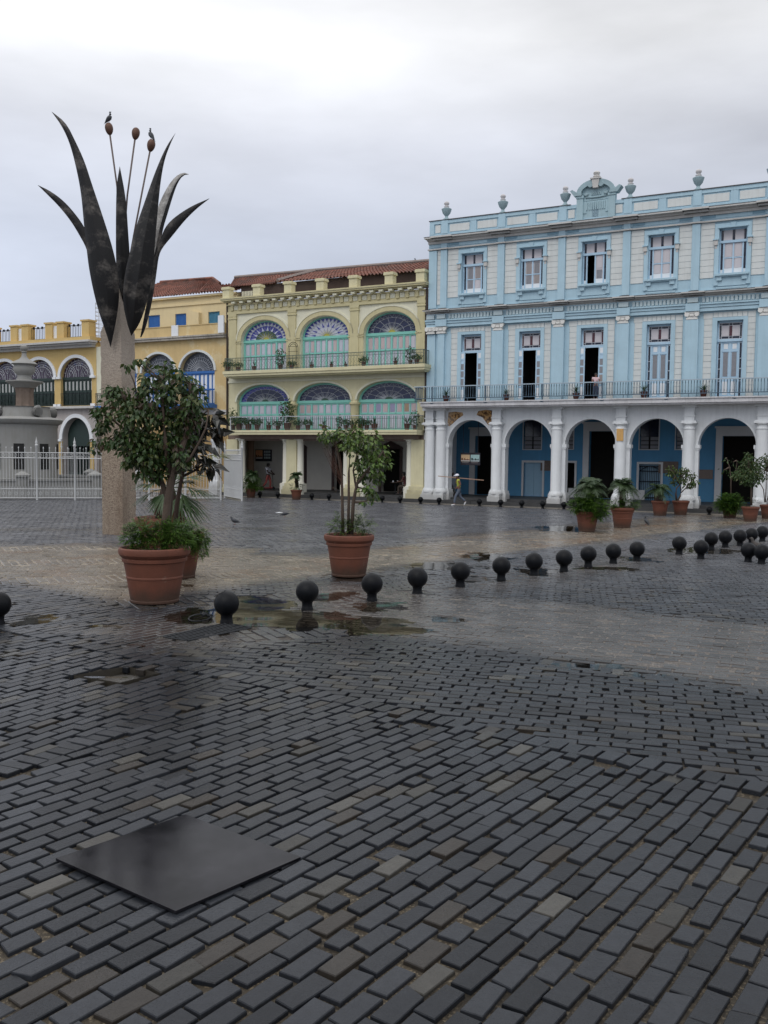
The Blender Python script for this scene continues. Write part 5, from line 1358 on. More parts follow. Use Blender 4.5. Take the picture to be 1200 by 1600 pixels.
fence(fe,A0,(A0[0]+pn.x*16,A0[1]+pn.y*16),dense=.22,post_every=4); fence(fe,(A0[0]+pn.x*16,A0[1]+pn.y*16),(A1[0]+pn.x*10-4,A1[1]+pn.y*14),dense=.25,post_every=4)
ga=thing('iron_gate','open white iron gate leaf at the right end of the fountain fence','gate'); a=G(351,777.5); c=G(378,783)
fence(ga,a,c,dense=.10,post_every=9)
# ================================================================ signs
sg=thing('arcade_sign','dark hanging sign with two coloured pictures under the first white arch','sign')
def sign(root,px0,px1,py0,py1,v,cols):
    a=fac(px0,py1,v); c=fac(px1,py0,v); b=MB(0)
    R=Matrix.Rotation(-YAW,4,'Z'); root.location=fw((a[0]+c[0])/2,v,0); root.rotation_euler=(0,0,-YAW); uc=(a[0]+c[0])/2
    b=MB(uc); 
    root_v=v
    def bx(u0,u1,d0,d1,z0,z1,k=0): b.box(u0,u1,d0,d1,z0,z1,k)
    return a,c,b
a,c,b=sign(sg,719.5,750.5,707.5,726.5,-1.2,None)
b.box(a[0],c[0],-.05,0,a[1],c[1]); 
for u in (a[0]+.15,c[0]-.15): b.box(u-.012,u+.012,-.03,-.01,c[1],5.35)
b.build('board',mat('purple_black_board',(.03,.025,.035),.5,.2,5),sg)
def picture(root,a,c,f0,f1,g0,g1,top,low,lname,ox):
    b=MB(ox); w=c[0]-a[0]; h=c[1]-a[1]; u0=a[0]+w*f0; u1=a[0]+w*f1; z0=a[1]+h*g0; z1=a[1]+h*g1
    b.box(u0,u1,0,.012,z0,z1,0); zc_=z0+(z1-z0)*.32
    r=random.Random(int(f0*100)+3)
    u=u0+.03
    while u<u1-.06:
        w_=r.uniform(.03,.09); b.box(u,min(u+w_,u1-.02),.012,.018,z0+(z1-z0)*.14,zc_+r.uniform(-.03,.09),1); u+=w_+r.uniform(.01,.03)
    b.box(u0+.01,u1-.01,.012,.016,z0+.01,z0+(z1-z0)*.13,2)
    b.build('picture',[top,low,M_whitep],root)
uo=(a[0]+c[0])/2
picture(sg,a,c,.03,.47,.30,.84,mat('sunset_print',(.85,.55,.32),.5,.3,5),mat('brown_print',(.15,.05,.035),.5,.4,9),'x',uo)
picture(sg,a,c,.52,.96,.30,.84,mat('aqua_print',(.50,.72,.70),.5,.2,5),mat('dark_teal_print',(.03,.06,.06),.5,.4,9),'x',uo)
b=MB(uo)
for i in range(9):
    for f in (.08,.56): w=c[0]-a[0]; b.box(a[0]+w*(f+i*.038),a[0]+w*(f+i*.038+.024),0,.006,a[1]+.12,a[1]+.165)
b.build('lettering',mat('dim_lettering',(.30,.27,.26),.6,.1,5),sg)
s2=thing('menu_board','dark framed board with orange and grey prints on the yellow house arcade wall','sign')
a,c,b=sign(s2,399,423.5,702.5,720.5,-4.05,None); uo=(a[0]+c[0])/2
b.box(a[0],c[0],-.12,0,a[1],c[1]); b.build('board',mat('dark_board',(.03,.032,.04),.5,.2,5),s2)
picture(s2,a,c,.03,.46,.22,.95,mat('orange_print',(.95,.42,.22),.5,.3,5),mat('umber_print',(.16,.09,.05),.5,.4,9),'x',uo)
b=MB(uo); w=c[0]-a[0]; h=c[1]-a[1]
for i in range(4):
    for j in range(3): b.box(a[0]+w*(.56+i*.105),a[0]+w*(.56+i*.105+.08),0,.01,a[1]+h*(.22+j*.25),a[1]+h*(.22+j*.25+.18))
b.build('photo_print',mat('grey_photo_print',(.50,.58,.60),.5,.45,9),s2)
# ================================================================ plants and planters
class LV:
    def __init__(s): s.v=[];s.f=[];s.mi=[]
    def leaf(s,p,d,nrm,L,W,k=0,curl=.15):
        d=d.normalized(); sd=d.cross(nrm)
        if sd.length<.01: sd=d.cross(Vector((1,0,.3)))
        sd.normalize(); up=sd.cross(d); n=len(s.v)
        pts=[p,p+d*(.42*L)+sd*W*.5+up*W*.16,p+d*L-up*L*curl,p+d*(.42*L)-sd*W*.5+up*W*.16,p+d*(.45*L)]
        s.v+=[tuple(q) for q in pts]
        for t in ((n,n+1,n+4),(n+1,n+2,n+4),(n+2,n+3,n+4),(n+3,n,n+4)): s.f.append(t); s.mi.append(k)
    def quad(s,a,b,c,d,k=0):
        n=len(s.v); s.v+=[tuple(a),tuple(b),tuple(c),tuple(d)]; s.f.append((n,n+1,n+2,n+3)); s.mi.append(k)
    def build(s,name,mats,parent,org=Vector((0,0,0))):
        me=bpy.data.meshes.new(name); me.from_pydata([(x-org.x,y-org.y,z-org.z) for x,y,z in s.v],[],s.f)
        for m in mats: me.materials.append(m)
        me.polygons.foreach_set('material_index',s.mi); me.update()
        o=bpy.data.objects.new(name,me); COL.objects.link(o); o.parent=parent; return o
ML_a=leafmat('ficus_leaf',(.026,.060,.014),(.048,.09,.02)); ML_b=leafmat('olive_leaf',(.050,.070,.016),(.07,.085,.02)); ML_r=leafmat('rusty_leaf',(.045,.026,.016),(.065,.04,.022))
ML_d=leafmat('dark_rubber_leaf',(.010,.016,.010),(.022,.018,.014),.25); ML_l=leafmat('lime_leaf',(.08,.155,.022),(.13,.20,.04)); ML_f=leafmat('fern_leaf',(.075,.165,.02),(.12,.22,.035)); ML_f2=leafmat('deep_fern_leaf',(.04,.095,.018),(.065,.13,.025))
ML_p=leafmat('palm_leaf',(.03,.06,.022),(.05,.085,.03)); ML_py=leafmat('yellowing_palm_leaf',(.10,.12,.035),(.15,.15,.05)); ML_pb=leafmat('dry_palm_leaf',(.12,.06,.03),(.16,.09,.04))
M_bark=mat('grey_brown_bark',(.085,.06,.045),.9,.3,8,.6,30); M_barkd=mat('dark_fibrous_bark',(.045,.028,.02),.95,.4,14,1.,40)
def rv(): 
    while True:
        v=Vector((random.uniform(-1,1),random.uniform(-1,1),random.uniform(-1,1)))
        if .05<v.length<1: return v
def planter(label,px,py,s,r=.64,h=1.0,group='terracotta planters'):
    x,y=G(px,py); rb=r*.69*s; k=(y+rb)/y; x*=k; y+=rb
    t=thing('terracotta_planter',label,'planter',(x,y,0),random.uniform(0,6),group)
    b=MB(); R=r*s; H=h*s
    pr=[(.66,0),(.685,.015),(.69,.05),(.675,.06),(.775,.44),(.79,.45),(.79,.475),(.78,.485),(.855,.735),(.90,.75),(.91,.80),(.89,.815),(.94,.84),(.985,.88),(1.0,.93),(.985,.98),(.95,1.0),(.90,.99),(.87,.93),(.86,.86)]
    b.lathe([(a*R,c*H) for a,c in pr],(0,0,0),36,cap=False); b.build('pot',M_terra,t,24)
    b=MB(); b.lathe([(.868*R,.90*H),(.5*R,.93*H),(.01,.94*H)],(0,0,0),20,cap=False); b.build('soil',M_soil,t,True)
    return Vector((x,y,0)),H
def crown(lv,blobs,Y,L,W,dens,mats_w,droop=.5,depth=.8):
    for px,py,r in blobs:
        c=atY(px,py,Y+random.uniform(-.3,.3)*depth); R=r*Y/F_PX; n=int(dens*r*r/100)
        for _ in range(n):
            v=rv(); v=v*(.55+.45*v.length)/max(v.length,.3)*random.uniform(.35,1.08) if random.random()<.8 else v
            p=c+Vector((v.x*R,v.y*R*1.15,v.z*R))
            d=Vector((v.x,v.y,v.z*.3))+rv()*.7+Vector((0,0,-droop)); k=random.choices(range(len(mats_w)),mats_w)[0]
            s=random.uniform(.65,1.2); lv.leaf(p,d,rv()+Vector((0,0,.8)),L*s,W*s,k)
def limbs(b,Y,paths):
    for pts,r in paths:
        q=[atY(px,py,Y+dy) for px,py,dy in pts]; n=len(q); b.tube(q,[r*(1-.6*i/(n-1)) for i in range(n)],7)
def tree(name,label,base,Y,paths,blobs,L,W,dens,mats,w,bark=M_bark,droop=.5,cat='tree',twigs=0,group=None):
    t=thing(name,label,cat,base,0,group); b=MB(); limbs(b,Y,paths)
    for px,py,r in blobs:      # twigs run out of the nearest limb
        best=None
        for pts,_ in paths:
            for a in pts:
                d=math.hypot(a[0]-px,a[1]-py)
                if a[1]>=py-30 and (best is None or d<best[0]): best=(d,a)
        a=best[1]; p0=atY(a[0],a[1],Y+a[2]); p1=atY(px,py,Y); m=p0.lerp(p1,.5)+rv()*.06
        b.tube([p0,m,p1],[.018*Y/16,.012*Y/16,.005],4)
    b.v=[(x-base.x,y-base.y,z-base.z) for x,y,z in b.v]; b.build('trunk',bark,t,True)
    lv=LV(); crown(lv,blobs,Y,L,W,dens,w,droop); lv.build('crown',mats,t,base); return t
def fern(name,label,base,blobs,Y,n,sz,mats=None,cat='fern',group=None,hang=.4):
    t=thing(name,label,cat,base,0,group); lv=LV(); st=MB()
    for px,py,r in blobs:
        c=atY(px,py,Y); R=r*Y/F_PX
        for _ in range(int(n*r*r/60)):
            v=rv(); v=v.normalized()*(.25+.8*random.random()**.6); p=c+Vector((v.x*R,v.y*R,v.z*R*.9))
            d=Vector((v.x,v.y,.35+v.z))+rv()*.5; d.z-=hang*max(0,random.random())
            d.normalize(); L=sz*random.uniform(1.6,3.2)
            k=random.choices((0,1),(3,2))[0]; side=d.cross(Vector((0,0,1)))
            if side.length<.05: side=Vector((1,0,0))
            side.normalize()
            for i in range(5):
                q=p+d*(L*i/5)+Vector((0,0,-.25*L*(i/5)**2))
                for sg in (-1,1): lv.leaf(q,d*.5+side*sg+rv()*.3,Vector((0,0,1)),sz*random.uniform(.7,1.2),sz*.5,k)
    lv.build('foliage',mats or [ML_f,ML_f2],t,base); return t
# -- big planter in front
pA,hA=planter('largest terracotta planter, nearest the camera, holding the big ficus tree',242,946,1.0)
YA=pA.y
tree('ficus_tree','big dark leafy ficus tree in the largest terracotta planter',pA+Vector((0,0,hA*.9)),YA,
 [([(258,862,0),(258,820,0),(262,780,.02),(268,745,0),(284,700,-.05),(296,665,.1),(300,630,.1),(296,600,0)],.085),([(262,780,0),(248,740,.15),(238,700,.2),(225,660,.2),(215,625,.1)],.05),([(266,750,0),(258,690,-.2),(255,640,-.25),(252,595,-.1)],.045),([(270,742,0),(298,715,-.2),(312,690,-.25),(322,668,-.3),(326,640,-.25)],.03),([(240,705,.2),(205,680,.3),(175,655,.3),(158,640,.2)],.03)],
 [(185,622,24),(163,652,18),(206,650,26),(236,600,22),(256,580,19),(278,590,16),(292,602,18),(302,628,18),(242,640,28),(266,652,28),(205,690,28),(236,692,30),(188,682,18),(226,722,22),(252,705,24),(287,655,20),(178,610,14),(148,702,7),(155,640,10),(199,572,7),(222,564,8),(210,562,5),(312,604,8),(215,625,18),(170,690,10),(200,720,10),(212,742,7),(262,612,18),(160,668,12),(310,650,8),(247,738,16),(270,728,17),(228,738,12),(262,695,24),(284,716,15),(236,715,20),(215,706,20),(290,685,16),(152,690,9)],
 .128,.072,31,[ML_a,ML_b,ML_r],(6,3,.7),droop=.7)
tree('dry_vine','rusty brown half dead foliage on the right side of the big ficus',pA+Vector((.1,.1,hA*.9)),YA+.15,
 [([(262,850,.2),(270,760,.2),(286,700,.2),(294,650,.2),(298,610,.2)],.03)],[(290,640,14),(296,615,12),(300,660,13),(284,680,14),(275,700,12),(262,690,12)],.14,.07,20,[ML_r,ML_a],(5,1),droop=.8,cat='vine')
fern('asparagus_fern','bright green fern filling the largest planter around the ficus trunk',pA+Vector((0,0,hA)),[(206,838,17),(222,828,20),(243,836,18),(272,832,20),(286,840,15),(213,848,13),(256,826,15),(235,846,14),(266,848,13)],YA-.1,30,.045)
# -- planter behind it
pB,hB=planter('terracotta planter half hidden right behind the largest planter',274,906,.98)
tree('rubber_tree','dark broad leaved rubber tree behind the big ficus',pB+Vector((0,0,hB*.9)),pB.y,
 [([(272,845,0),(276,790,0),(285,740,0),(300,700,0),(312,670,0)],.06),([(284,745,0),(305,735,.1),(322,722,.1)],.035),([(300,700,0),(325,670,.1),(335,655,0)],.03)],
 [(302,650,18),(320,662,16),(331,650,11),(292,690,20),(310,700,14),(322,728,12),(335,676,9),(284,640,14),(300,672,20),(280,715,16),(305,720,12),(340,670,5)],.38,.19,9,[ML_d,ML_r],(7,.5),M_barkd,.45)
fern('asparagus_fern','long green fern spilling over the planter behind the big ficus',pB+Vector((0,0,hB)),[(296,832,20),(308,845,18),(314,858,12),(285,828,16),(316,838,12)],pB.y-.45,42,.04,hang=1.2)
# -- fan palm further behind
gx_,gy_=(250-600)/F_PX*24.2,24.2
t=thing('terracotta_planter','terracotta planter under the fan palm behind the concrete column','planter',(gx_,gy_,0),0,'terracotta planters')
b=MB(); b.lathe([(.46,0),(.47,.05),(.56,.7),(.62,.78),(.68,.9),(.66,1.0),(.6,.98),(.56,.9)],(0,0,0),28,cap=False); b.build('pot',M_terra,t,50); b=MB(); b.lathe([(.6,.9),(.01,.95)],(0,0,0),16,cap=False); b.build('soil',M_soil,t)
pC=Vector((gx_,gy_,.95))
fern('ground_fern','low dark fern at the foot of the fan palm',pC,[(242,806,10),(255,802,9),(268,808,9)],24.2,26,.05,[ML_f2,ML_a])
t=thing('fan_palm','fan palm with drooping spiky leaves behind the big ficus','palm',pC)
b=MB(); q=[atY(x,y,24.2+d) for x,y,d in ((252,812,0),(256,785,0),(262,765,.0))]; b.tube(q,[.16,.19,.17],10)
q=[atY(x,y,24.3) for x,y in ((275,812),(268,785),(264,765))]; b.tube(q,[.14,.17,.15],10)
b.v=[tuple(Vector(p)-pC) for p in b.v]; b.build('trunk',M_barkd,t,True)
lv=LV(); cc=atY(263,762,24.2)
def fan(hub,d,R,spread,n,k,droop):
    d=d.normalized(); sd=d.cross(Vector((0,0,1))); 
    if sd.length<.1: sd=Vector((1,0,0))
    sd.normalize(); up=sd.cross(d)
    for i in range(n):
        a=(i/(n-1)-.5)*spread; e=d*math.cos(a)+sd*math.sin(a)*.8+up*random.uniform(-.05,.12); e.normalize(); w=.028
        L=R*(.8+.2*math.cos(a))*random.uniform(.9,1.05); s2=e.cross(up).normalized()*w
        p1=hub+e*L*.55-Vector((0,0,droop*L*.12)); p2=hub+e*L-Vector((0,0,droop*L*.42))
        lv.quad(hub-s2*.4,hub+s2*.4,p1+s2,p1-s2,k); lv.quad(p1-s2,p1+s2,p2+s2*.15,p2-s2*.15,k)
for px,py,dy,R,k in ((226,750,-.3,.7,0),(220,772,-.2,.7,0),(236,735,.2,.7,0),(304,782,-.3,.9,0),(290,790,-.5,.85,0),(318,760,-.1,.9,0),(310,735,.1,.8,0),(330,712,0,.75,1),(276,742,.1,.6,0),(298,745,.4,.6,0),(250,780,-.5,.55,0),(276,800,-.4,.5,2),(248,795,-.3,.4,2)):
    hub=atY(px,py,24.2+dy)*.55+cc*.45 if k!=1 else atY(328,712,24.2); d=atY(px,py,24.2+dy)-cc
    s2=Vector((0,0,.012)); lv.quad(cc-s2,cc+s2,hub+s2,hub-s2,k)
    fan(hub,d+Vector((0,0,-.15)) if k!=1 else Vector((.5,-.1,.12)),R,2.3 if k<2 else 1.2,20,k,.8)
lv.build('crown',[ML_p,ML_py,ML_pb],t,pC)
# -- middle planter
pM,hM=planter('terracotta planter standing alone in the middle with the slender light green tree',545,903,.885,.64,1.05)
Y=pM.y
tree('slender_tree','slender three stemmed light green tree in the middle planter',pM+Vector((0,0,hM*.9)),Y,
 [([(536,835,0),(535,790,0),(534,745,.05),(527,705,.1),(522,685,.1)],.04),([(544,835,0),(545,780,0),(545,740,-.05),(547,705,0),(548,680,0)],.035),([(549,835,0),(552,785,0),(558,755,0),(572,738,-.1),(588,720,-.1),(598,705,0)],.045),([(556,760,0),(552,735,.1),(560,700,.1),(566,682,.1)],.025)],
 [(514,684,13),(530,678,12),(555,672,13),(561,690,17),(581,690,17),(596,707,14),(582,722,18),(603,726,8),(566,742,13),(576,766,12),(586,778,7),(541,698,12),(507,670,6),(609,716,5),(586,746,12),(548,688,14),(570,710,16),(592,740,9),(560,725,10),(568,785,5),(500,680,5)],
 .115,.066,46,[ML_l,ML_b,ML_a],(4,2,2),droop=.7)
lv=LV(); crown(lv,[(520,715,12),(528,735,10),(515,700,10),(530,760,8),(525,700,10)],Y,.09,.02,10,(1,0),.2)
t=thing('dead_branch','reddish brown dry twigs at the left of the slender middle tree','branch',pM+Vector((0,0,hM*.9))); b=MB()
for i in range(18):
    a=random.uniform(-1,1); b.tube([atY(534,760-i*2,Y),atY(525+a*8,745-i*2,Y+a*.3),atY(514+a*14,705-i,Y+a*.5)],[.005,.004,.002],3)
b.v=[tuple(Vector(p)-pM-Vector((0,0,hM*.9))) for p in b.v]; b.build('twigs',mat('red_brown_twig',(.10,.045,.03),.9,.2),t); lv.build('dry_leaves',[ML_r],t,pM+Vector((0,0,hM*.9)))
fern('ground_shrub','low leafy shrub around the stems in the middle planter',pM+Vector((0,0,hM)),[(527,822,12),(540,824,10),(558,822,12),(572,826,9),(565,812,8),(530,810,7),(580,815,4)],Y,24,.055,[ML_l,ML_a],'shrub')
# -- far planters
def palm(label,base,cpx,cpy,Y,R,n,trunk_px,r=.12,mats=None,group='date palms in planters'):
    t=thing('date_palm',label,'palm',base,0,group); c=atY(cpx,cpy,Y); b=MB(); p0=atY(*trunk_px,Y)
    b.tube([p0,p0.lerp(c,.5),c-Vector((0,0,.05))],[r,r*1.1,r*.9],9)
    for i in range(40):
        a=random.uniform(0,6.28); z=random.random(); p=p0.lerp(c,z); b.tube([p+Vector((math.cos(a),math.sin(a),0))*r*.8,p+Vector((math.cos(a)*r*1.35,math.sin(a)*r*1.35,.07))],[.025,.008],4)
    b.v=[tuple(Vector(p)-base) for p in b.v]; b.build('trunk',M_barkd,t)
    lv=LV()
    n=int(n*1.5)
    for i in range(n):
        a=i*2.399; el=random.uniform(-.05,1.15); d=Vector((math.cos(a)*math.cos(el),math.sin(a)*math.cos(el),math.sin(el))); L=R*random.uniform(.85,1.2); prev=c; sd=d.cross(Vector((0,0,1))).normalized()
        for j in range(9):
            f=(j+1)/9; p=c+d*L*f-Vector((0,0,1))*L*(.75*f*f)*(.5+.6*math.cos(el)); w=.012
            lv.quad(prev-sd*w,prev+sd*w,p+sd*w*.6,p-sd*w*.6,0)
            e=(p-prev).normalized()
            for sg in (-1,1):
                for q in (.0,.5):
                    pp=prev.lerp(p,q); l=R*.34*math.sin(PI*min(1,f*.9+.1))+.05; tip=pp+(sd*sg*.8+e*.6+Vector((0,0,-.25+random.uniform(-.15,.15))))*l
                    h=e*.024; lv.quad(pp-h,pp+h,tip+h*.2,tip-h*.2,0)
            prev=p
    lv.build('crown',mats or [ML_p],t,base); return t
def far_planter(lab,px,py,s): return planter(lab,px,py,s,.64,1.06)
p,h=far_planter('terracotta planter with a palm and overflowing grass, left of the right-hand group',917,831,.70)
palm('bushy date palm over thick grass in the left planter of the right-hand group',p+Vector((0,0,h)),922,757,p.y,.72,26,(920,800))
fern('grass_tuft','thick bright grass overflowing the left planter of the right-hand group',p+Vector((0,0,h)),[(908,786,13),(924,787,14),(936,793,13),(899,791,9),(931,803,10),(941,800,8),(916,780,10)],p.y-.3,70,.075)
p,h=far_planter('terracotta planter with a neat date palm, second of the right-hand group',972,825,.73)
palm('neat date palm with a dark trunk, second planter of the right-hand group',p+Vector((0,0,h)),973,757,p.y,.66,28,(972,792),.11)
fern('grass_tuft','low grass in the second planter of the right-hand group',p+Vector((0,0,h)),[(965,787,8),(978,787,9),(990,788,8),(957,789,6)],p.y-.1,60,.065)
p,h=far_planter('terracotta planter before the grilled gate with the sparse wide palm',1031,806,.66)
palm('sparse wide spreading palm before the grilled gate of the blue palace',p+Vector((0,0,h)),1030,764,p.y,.85,12,(1029,782),.2,[ML_p])
p,h=far_planter('terracotta planter with the ring stemmed ficus beside the fifth arcade column',1063,805,.64)
tree('ring_stemmed_ficus','light ficus with ring twisted stem beside the fifth arcade column',p+Vector((0,0,h)),p.y,
 [([(1057,783,0),(1056,772,-.1),(1057,763,-.1),(1062,757,0)],.05),([(1058,783,0),(1063,775,.1),(1064,765,.1),(1062,757,0)],.05),([(1062,757,0),(1065,745,0),(1075,735,0)],.05),([(1062,757,0),(1055,745,0),(1050,737,0)],.04),([(1064,770,0),(1072,762,0),(1080,755,0)],.03)],
 [(1048,735,9),(1055,742,9),(1062,735,8),(1072,737,8),(1080,745,8),(1084,755,7),(1076,758,7),(1065,748,8),(1052,752,7),(1070,750,6)],.15,.08,100,[ML_l,ML_b,ML_a],(1,3,3))
p,h=far_planter('terracotta planter with a thick rounded grass tuft, right of the arcade plaque',1140,810,.60)
fern('grass_tuft','thick rounded bright grass tuft right of the arcade plaque',p+Vector((0,0,h)),[(1132,784,11),(1142,782,12),(1151,786,10),(1127,789,9),(1138,790,11),(1148,792,8)],p.y-.3,90,.075)
tree('bare_sapling','thin dark sapling with sparse leaves in the grass tuft planter',p+Vector((0,0,h)),p.y,[([(1142,780,0),(1142,750,0),(1140,730,0),(1135,715,0)],.03),([(1142,752,0),(1150,735,0),(1152,720,0)],.02)],[(1135,718,7),(1145,722,7),(1130,735,6),(1150,735,6),(1140,740,6)],.14,.06,24,[ML_a],(1,))
p,h=far_planter('terracotta planter with the round headed tree, near the right edge',1172,815,.60)
tree('round_headed_tree','round headed bushy tree on a pale stem near the right edge',p+Vector((0,0,h)),p.y,[([(1174,790,0),(1174,768,0),(1173,750,0),(1171,735,0)],.05),([(1174,760,0),(1164,745,0)],.03),([(1174,758,0),(1182,742,0)],.03)],
 [(1170,722,11),(1160,735,12),(1174,738,13),(1184,730,10),(1165,748,11),(1178,750,10),(1152,742,8),(1188,745,8),(1170,712,6)],.15,.075,120,[ML_a,ML_b],(3,1))
fern('grass_tuft','low plants around the stem of the round headed tree',p+Vector((0,0,h)),[(1166,785,7),(1178,785,7)],p.y,20,.06,[ML_a,ML_f2])
p,h=far_planter('terracotta planter cut by the right edge with a many stemmed bush',1200,811,.60)
tree('many_stemmed_bush','open many stemmed bush before the white column at the right edge',p+Vector((0,0,h)),p.y,[([(1195,785,0),(1193,765,0),(1186,752,0),(1182,740,0)],.025),([(1196,785,0),(1197,760,0),(1198,735,0)],.025),([(1198,785,0),(1204,760,0),(1208,735,0)],.025)],
 [(1186,722,7),(1195,715,8),(1203,720,9),(1190,735,7),(1200,738,7),(1210,730,9),(1186,745,5),(1198,725,8)],.15,.07,70,[ML_a,ML_b],(2,1))
p,h=far_planter('far terracotta planter beside the gate before the yellow house',392,778,.54)
palm('small palm over grass beside the open white gate',p+Vector((0,0,h)),394,741,p.y,.62,18,(395,760),.1)
fern('grass_tuft','green grass mound in the planter beside the open white gate',p+Vector((0,0,h)),[(387,757,8),(396,756,9),(402,759,7)],p.y-.2,90,.09)
p,h=far_planter('far terracotta planter before the first yellow pier',463,781,.55)
palm('tall thin palm before the first yellow pier',p+Vector((0,0,h)),463,743,p.y,.6,14,(464,762),.1)
fern('grass_tuft','low grass in the planter before the first yellow pier',p+Vector((0,0,h)),[(460,760,6),(468,760,6)],p.y,50,.08,[ML_f2,ML_a])
# ================================================================ balcony plants
M_pot2=mat('brown_clay_pot',(.10,.035,.025),.7,.2,6); 
def potted(label,px,py,v,s,kind,group):
    u,_=fac(px,py,v); z={'blue':5.70,'up':7.84,'low':4.15}[group]; loc=fw(u,v,z)
    t=thing('potted_plant',label,'potted plant',loc,random.uniform(0,6),{'blue':'pots on the blue balcony','up':'pots on the upper yellow balcony','low':'pots on the lower yellow balcony'}[group])
    b=MB(); R=.15*s; b.lathe([(R*.65,0),(R*.9,R*.9),(R,R*1.7),(R*1.08,R*1.75),(R*1.08,R*2.0),(R*.9,R*2.0),(R*.85,R*1.7)],(0,0,0),12); b.build('pot',M_pot2,t,40)
    lv=LV(); n={'bush':150,'spiky':34,'sparse':26,'tall':240}[kind]; H={'bush':.35,'spiky':.45,'sparse':.5,'tall':1.1}[kind]*s
    for i in range(n):
        a=random.uniform(0,6.28); r=random.random()**.5; zz=R*2+random.random()*H*(1-.4*r)
        if kind in('spiky','sparse'):
            e=random.uniform(.3,1.4); d=Vector((math.cos(a)*math.cos(e),math.sin(a)*math.cos(e),math.sin(e))); lv.leaf(Vector((0,0,R*1.8)),d,Vector((0,0,1)),H*random.uniform(.6,1.2),.035*s,0,.25)
        else: lv.leaf(Vector((math.cos(a)*r*.32*s,math.sin(a)*r*.32*s,zz)),rv()+Vector((0,0,.2)),rv(),.13*s,.06*s,random.choice((0,0,1)))
    lv.build('foliage',[ML_a,ML_f2],t)
for px,l in ((697,'first from the left end'),(791,'between the first two open doors'),(900,'left of the woman'),(1006,'right of the woman'),(1099,'left of the last closed door in view')):
    potted('small spiky potted plant on the blue balcony '+l,px,622,.55,1.15,'spiky','blue')
for i,(px,k,s,l) in enumerate([(356,'bush',1.0,'at the left corner'),(372,'bush',.9,'second from the left corner'),(397,'sparse',.9,'under the first blue fan window'),(438,'tall',1.0,'big and dark, near the metal arch'),(456,'bush',.8,'just right of the big dark plant'),(487,'sparse',.8,'left of the middle doors'),(518,'sparse',.7,'at the middle doors'),(540,'sparse',.6,'tiny, right of the middle doors'),(568,'bush',.9,'leafy, before the third pilaster'),(618,'sparse',.8,'before the right-hand doors'),(641,'tall',.8,'near the right corner'),(651,'bush',.9,'at the right corner')]):
    potted('potted plant on the upper yellow balcony, '+l,px,575,.62,s*1.05,k,'up')
for i,(px,k,s,l) in enumerate([(364,'tall',1.1,'at the left corner'),(374,'bush',1.4,'second from the left corner'),(388,'bush',1.3,'third from the left corner'),(402,'bush',1.2,'fourth from the left corner'),(420,'sparse',1.1,'before the first doors'),(434,'bush',1.0,'left of the tall dark bush'),(449,'tall',1.5,'the tall dark bush'),(466,'bush',1.0,'just right of the tall dark bush'),(481,'bush',1.1,'reddish pot before the middle doors'),(506,'sparse',1.0,'before the middle doors'),(530,'tall',.7,'slim, right of the middle doors'),(541,'bush',1.0,'left of the second balcony column'),(552,'sparse',1.1,'at the second balcony column'),(564,'bush',1.1,'right of the second balcony column'),(573,'bush',1.0,'left of the right-hand doors'),(585,'sparse',1.2,'before the right-hand doors'),(636,'sparse',1.2,'near the right corner'),(648,'tall',.9,'at the right corner')]):
    potted('potted plant on the lower yellow balcony, '+l,px,668,.6,s*1.0,k,'low')
u,_=fac(458,540,.5); t=thing('metal_arch','wrought iron arched trellis on the upper yellow balcony','trellis',fw(u,.5,7.84),-YAW); b=MB()
for k in range(2):
    b.tube([(-.36+.1*k,0,0),(-.36+.1*k,0,1.3)]+[((-.36+.1*k)*math.cos(q),0,1.3+(.36-.1*k)*math.sin(q)) for q in [i*PI/8 for i in range(1,8)]]+[(.36-.1*k,0,1.3),(.36-.1*k,0,0)],.018,4)
for z in (.3,.7,1.1,1.4): b.tube([(-.33,0,z),(.33,0,z)],.012,4)
b.build('trellis_frame',M_iron,t)
# ================================================================ people
def skin(nodes,edges,root,sub=1):
    me=bpy.data.meshes.new('s'); nm=list(nodes); me.from_pydata([nodes[k][0] for k in nm],[(nm.index(a),nm.index(b)) for a,b in edges],[]); o=bpy.data.objects.new('s',me); COL.objects.link(o)
    o.modifiers.new('k','SKIN'); s=o.modifiers.new('u','SUBSURF'); s.levels=sub; s.render_levels=sub
    for i,k in enumerate(nm):
        r=nodes[k][1]; r=r if isinstance(r,tuple) else (r,r); d=me.skin_vertices[0].data[i]; d.radius=r; d.use_root=(k==root)
    ev=o.evaluated_get(bpy.context.evaluated_depsgraph_get()); m=bpy.data.meshes.new_from_object(ev); bpy.data.objects.remove(o); return m
def part(name,m,material,parent):
    m.name=name; m.materials.clear(); m.materials.append(material); m.polygons.foreach_set('use_smooth',[True]*len(m.polygons)); o=bpy.data.objects.new(name,m); COL.objects.link(o); o.parent=parent; return o
def hand(b,p,d,up):
    p=Vector(p); d=Vector(d).normalized(); sd=d.cross(Vector(up)).normalized(); n=sd.cross(d)
    b.tube([p-d*.02,p+d*.04,p+d*.09],[.026,.036,.034],6)
    for i,L in enumerate((.07,.08,.075,.058)):
        q=p+d*.085+sd*(.028-.019*i); b.tube([q,q+d*L*.5+n*.008,q+d*L*.8+n*.035],[.009,.0085,.007],5)
    q=p+d*.02+sd*.033; b.tube([q,q+sd*.03+d*.03,q+sd*.035+d*.06+n*.015],[.011,.010,.008],5)
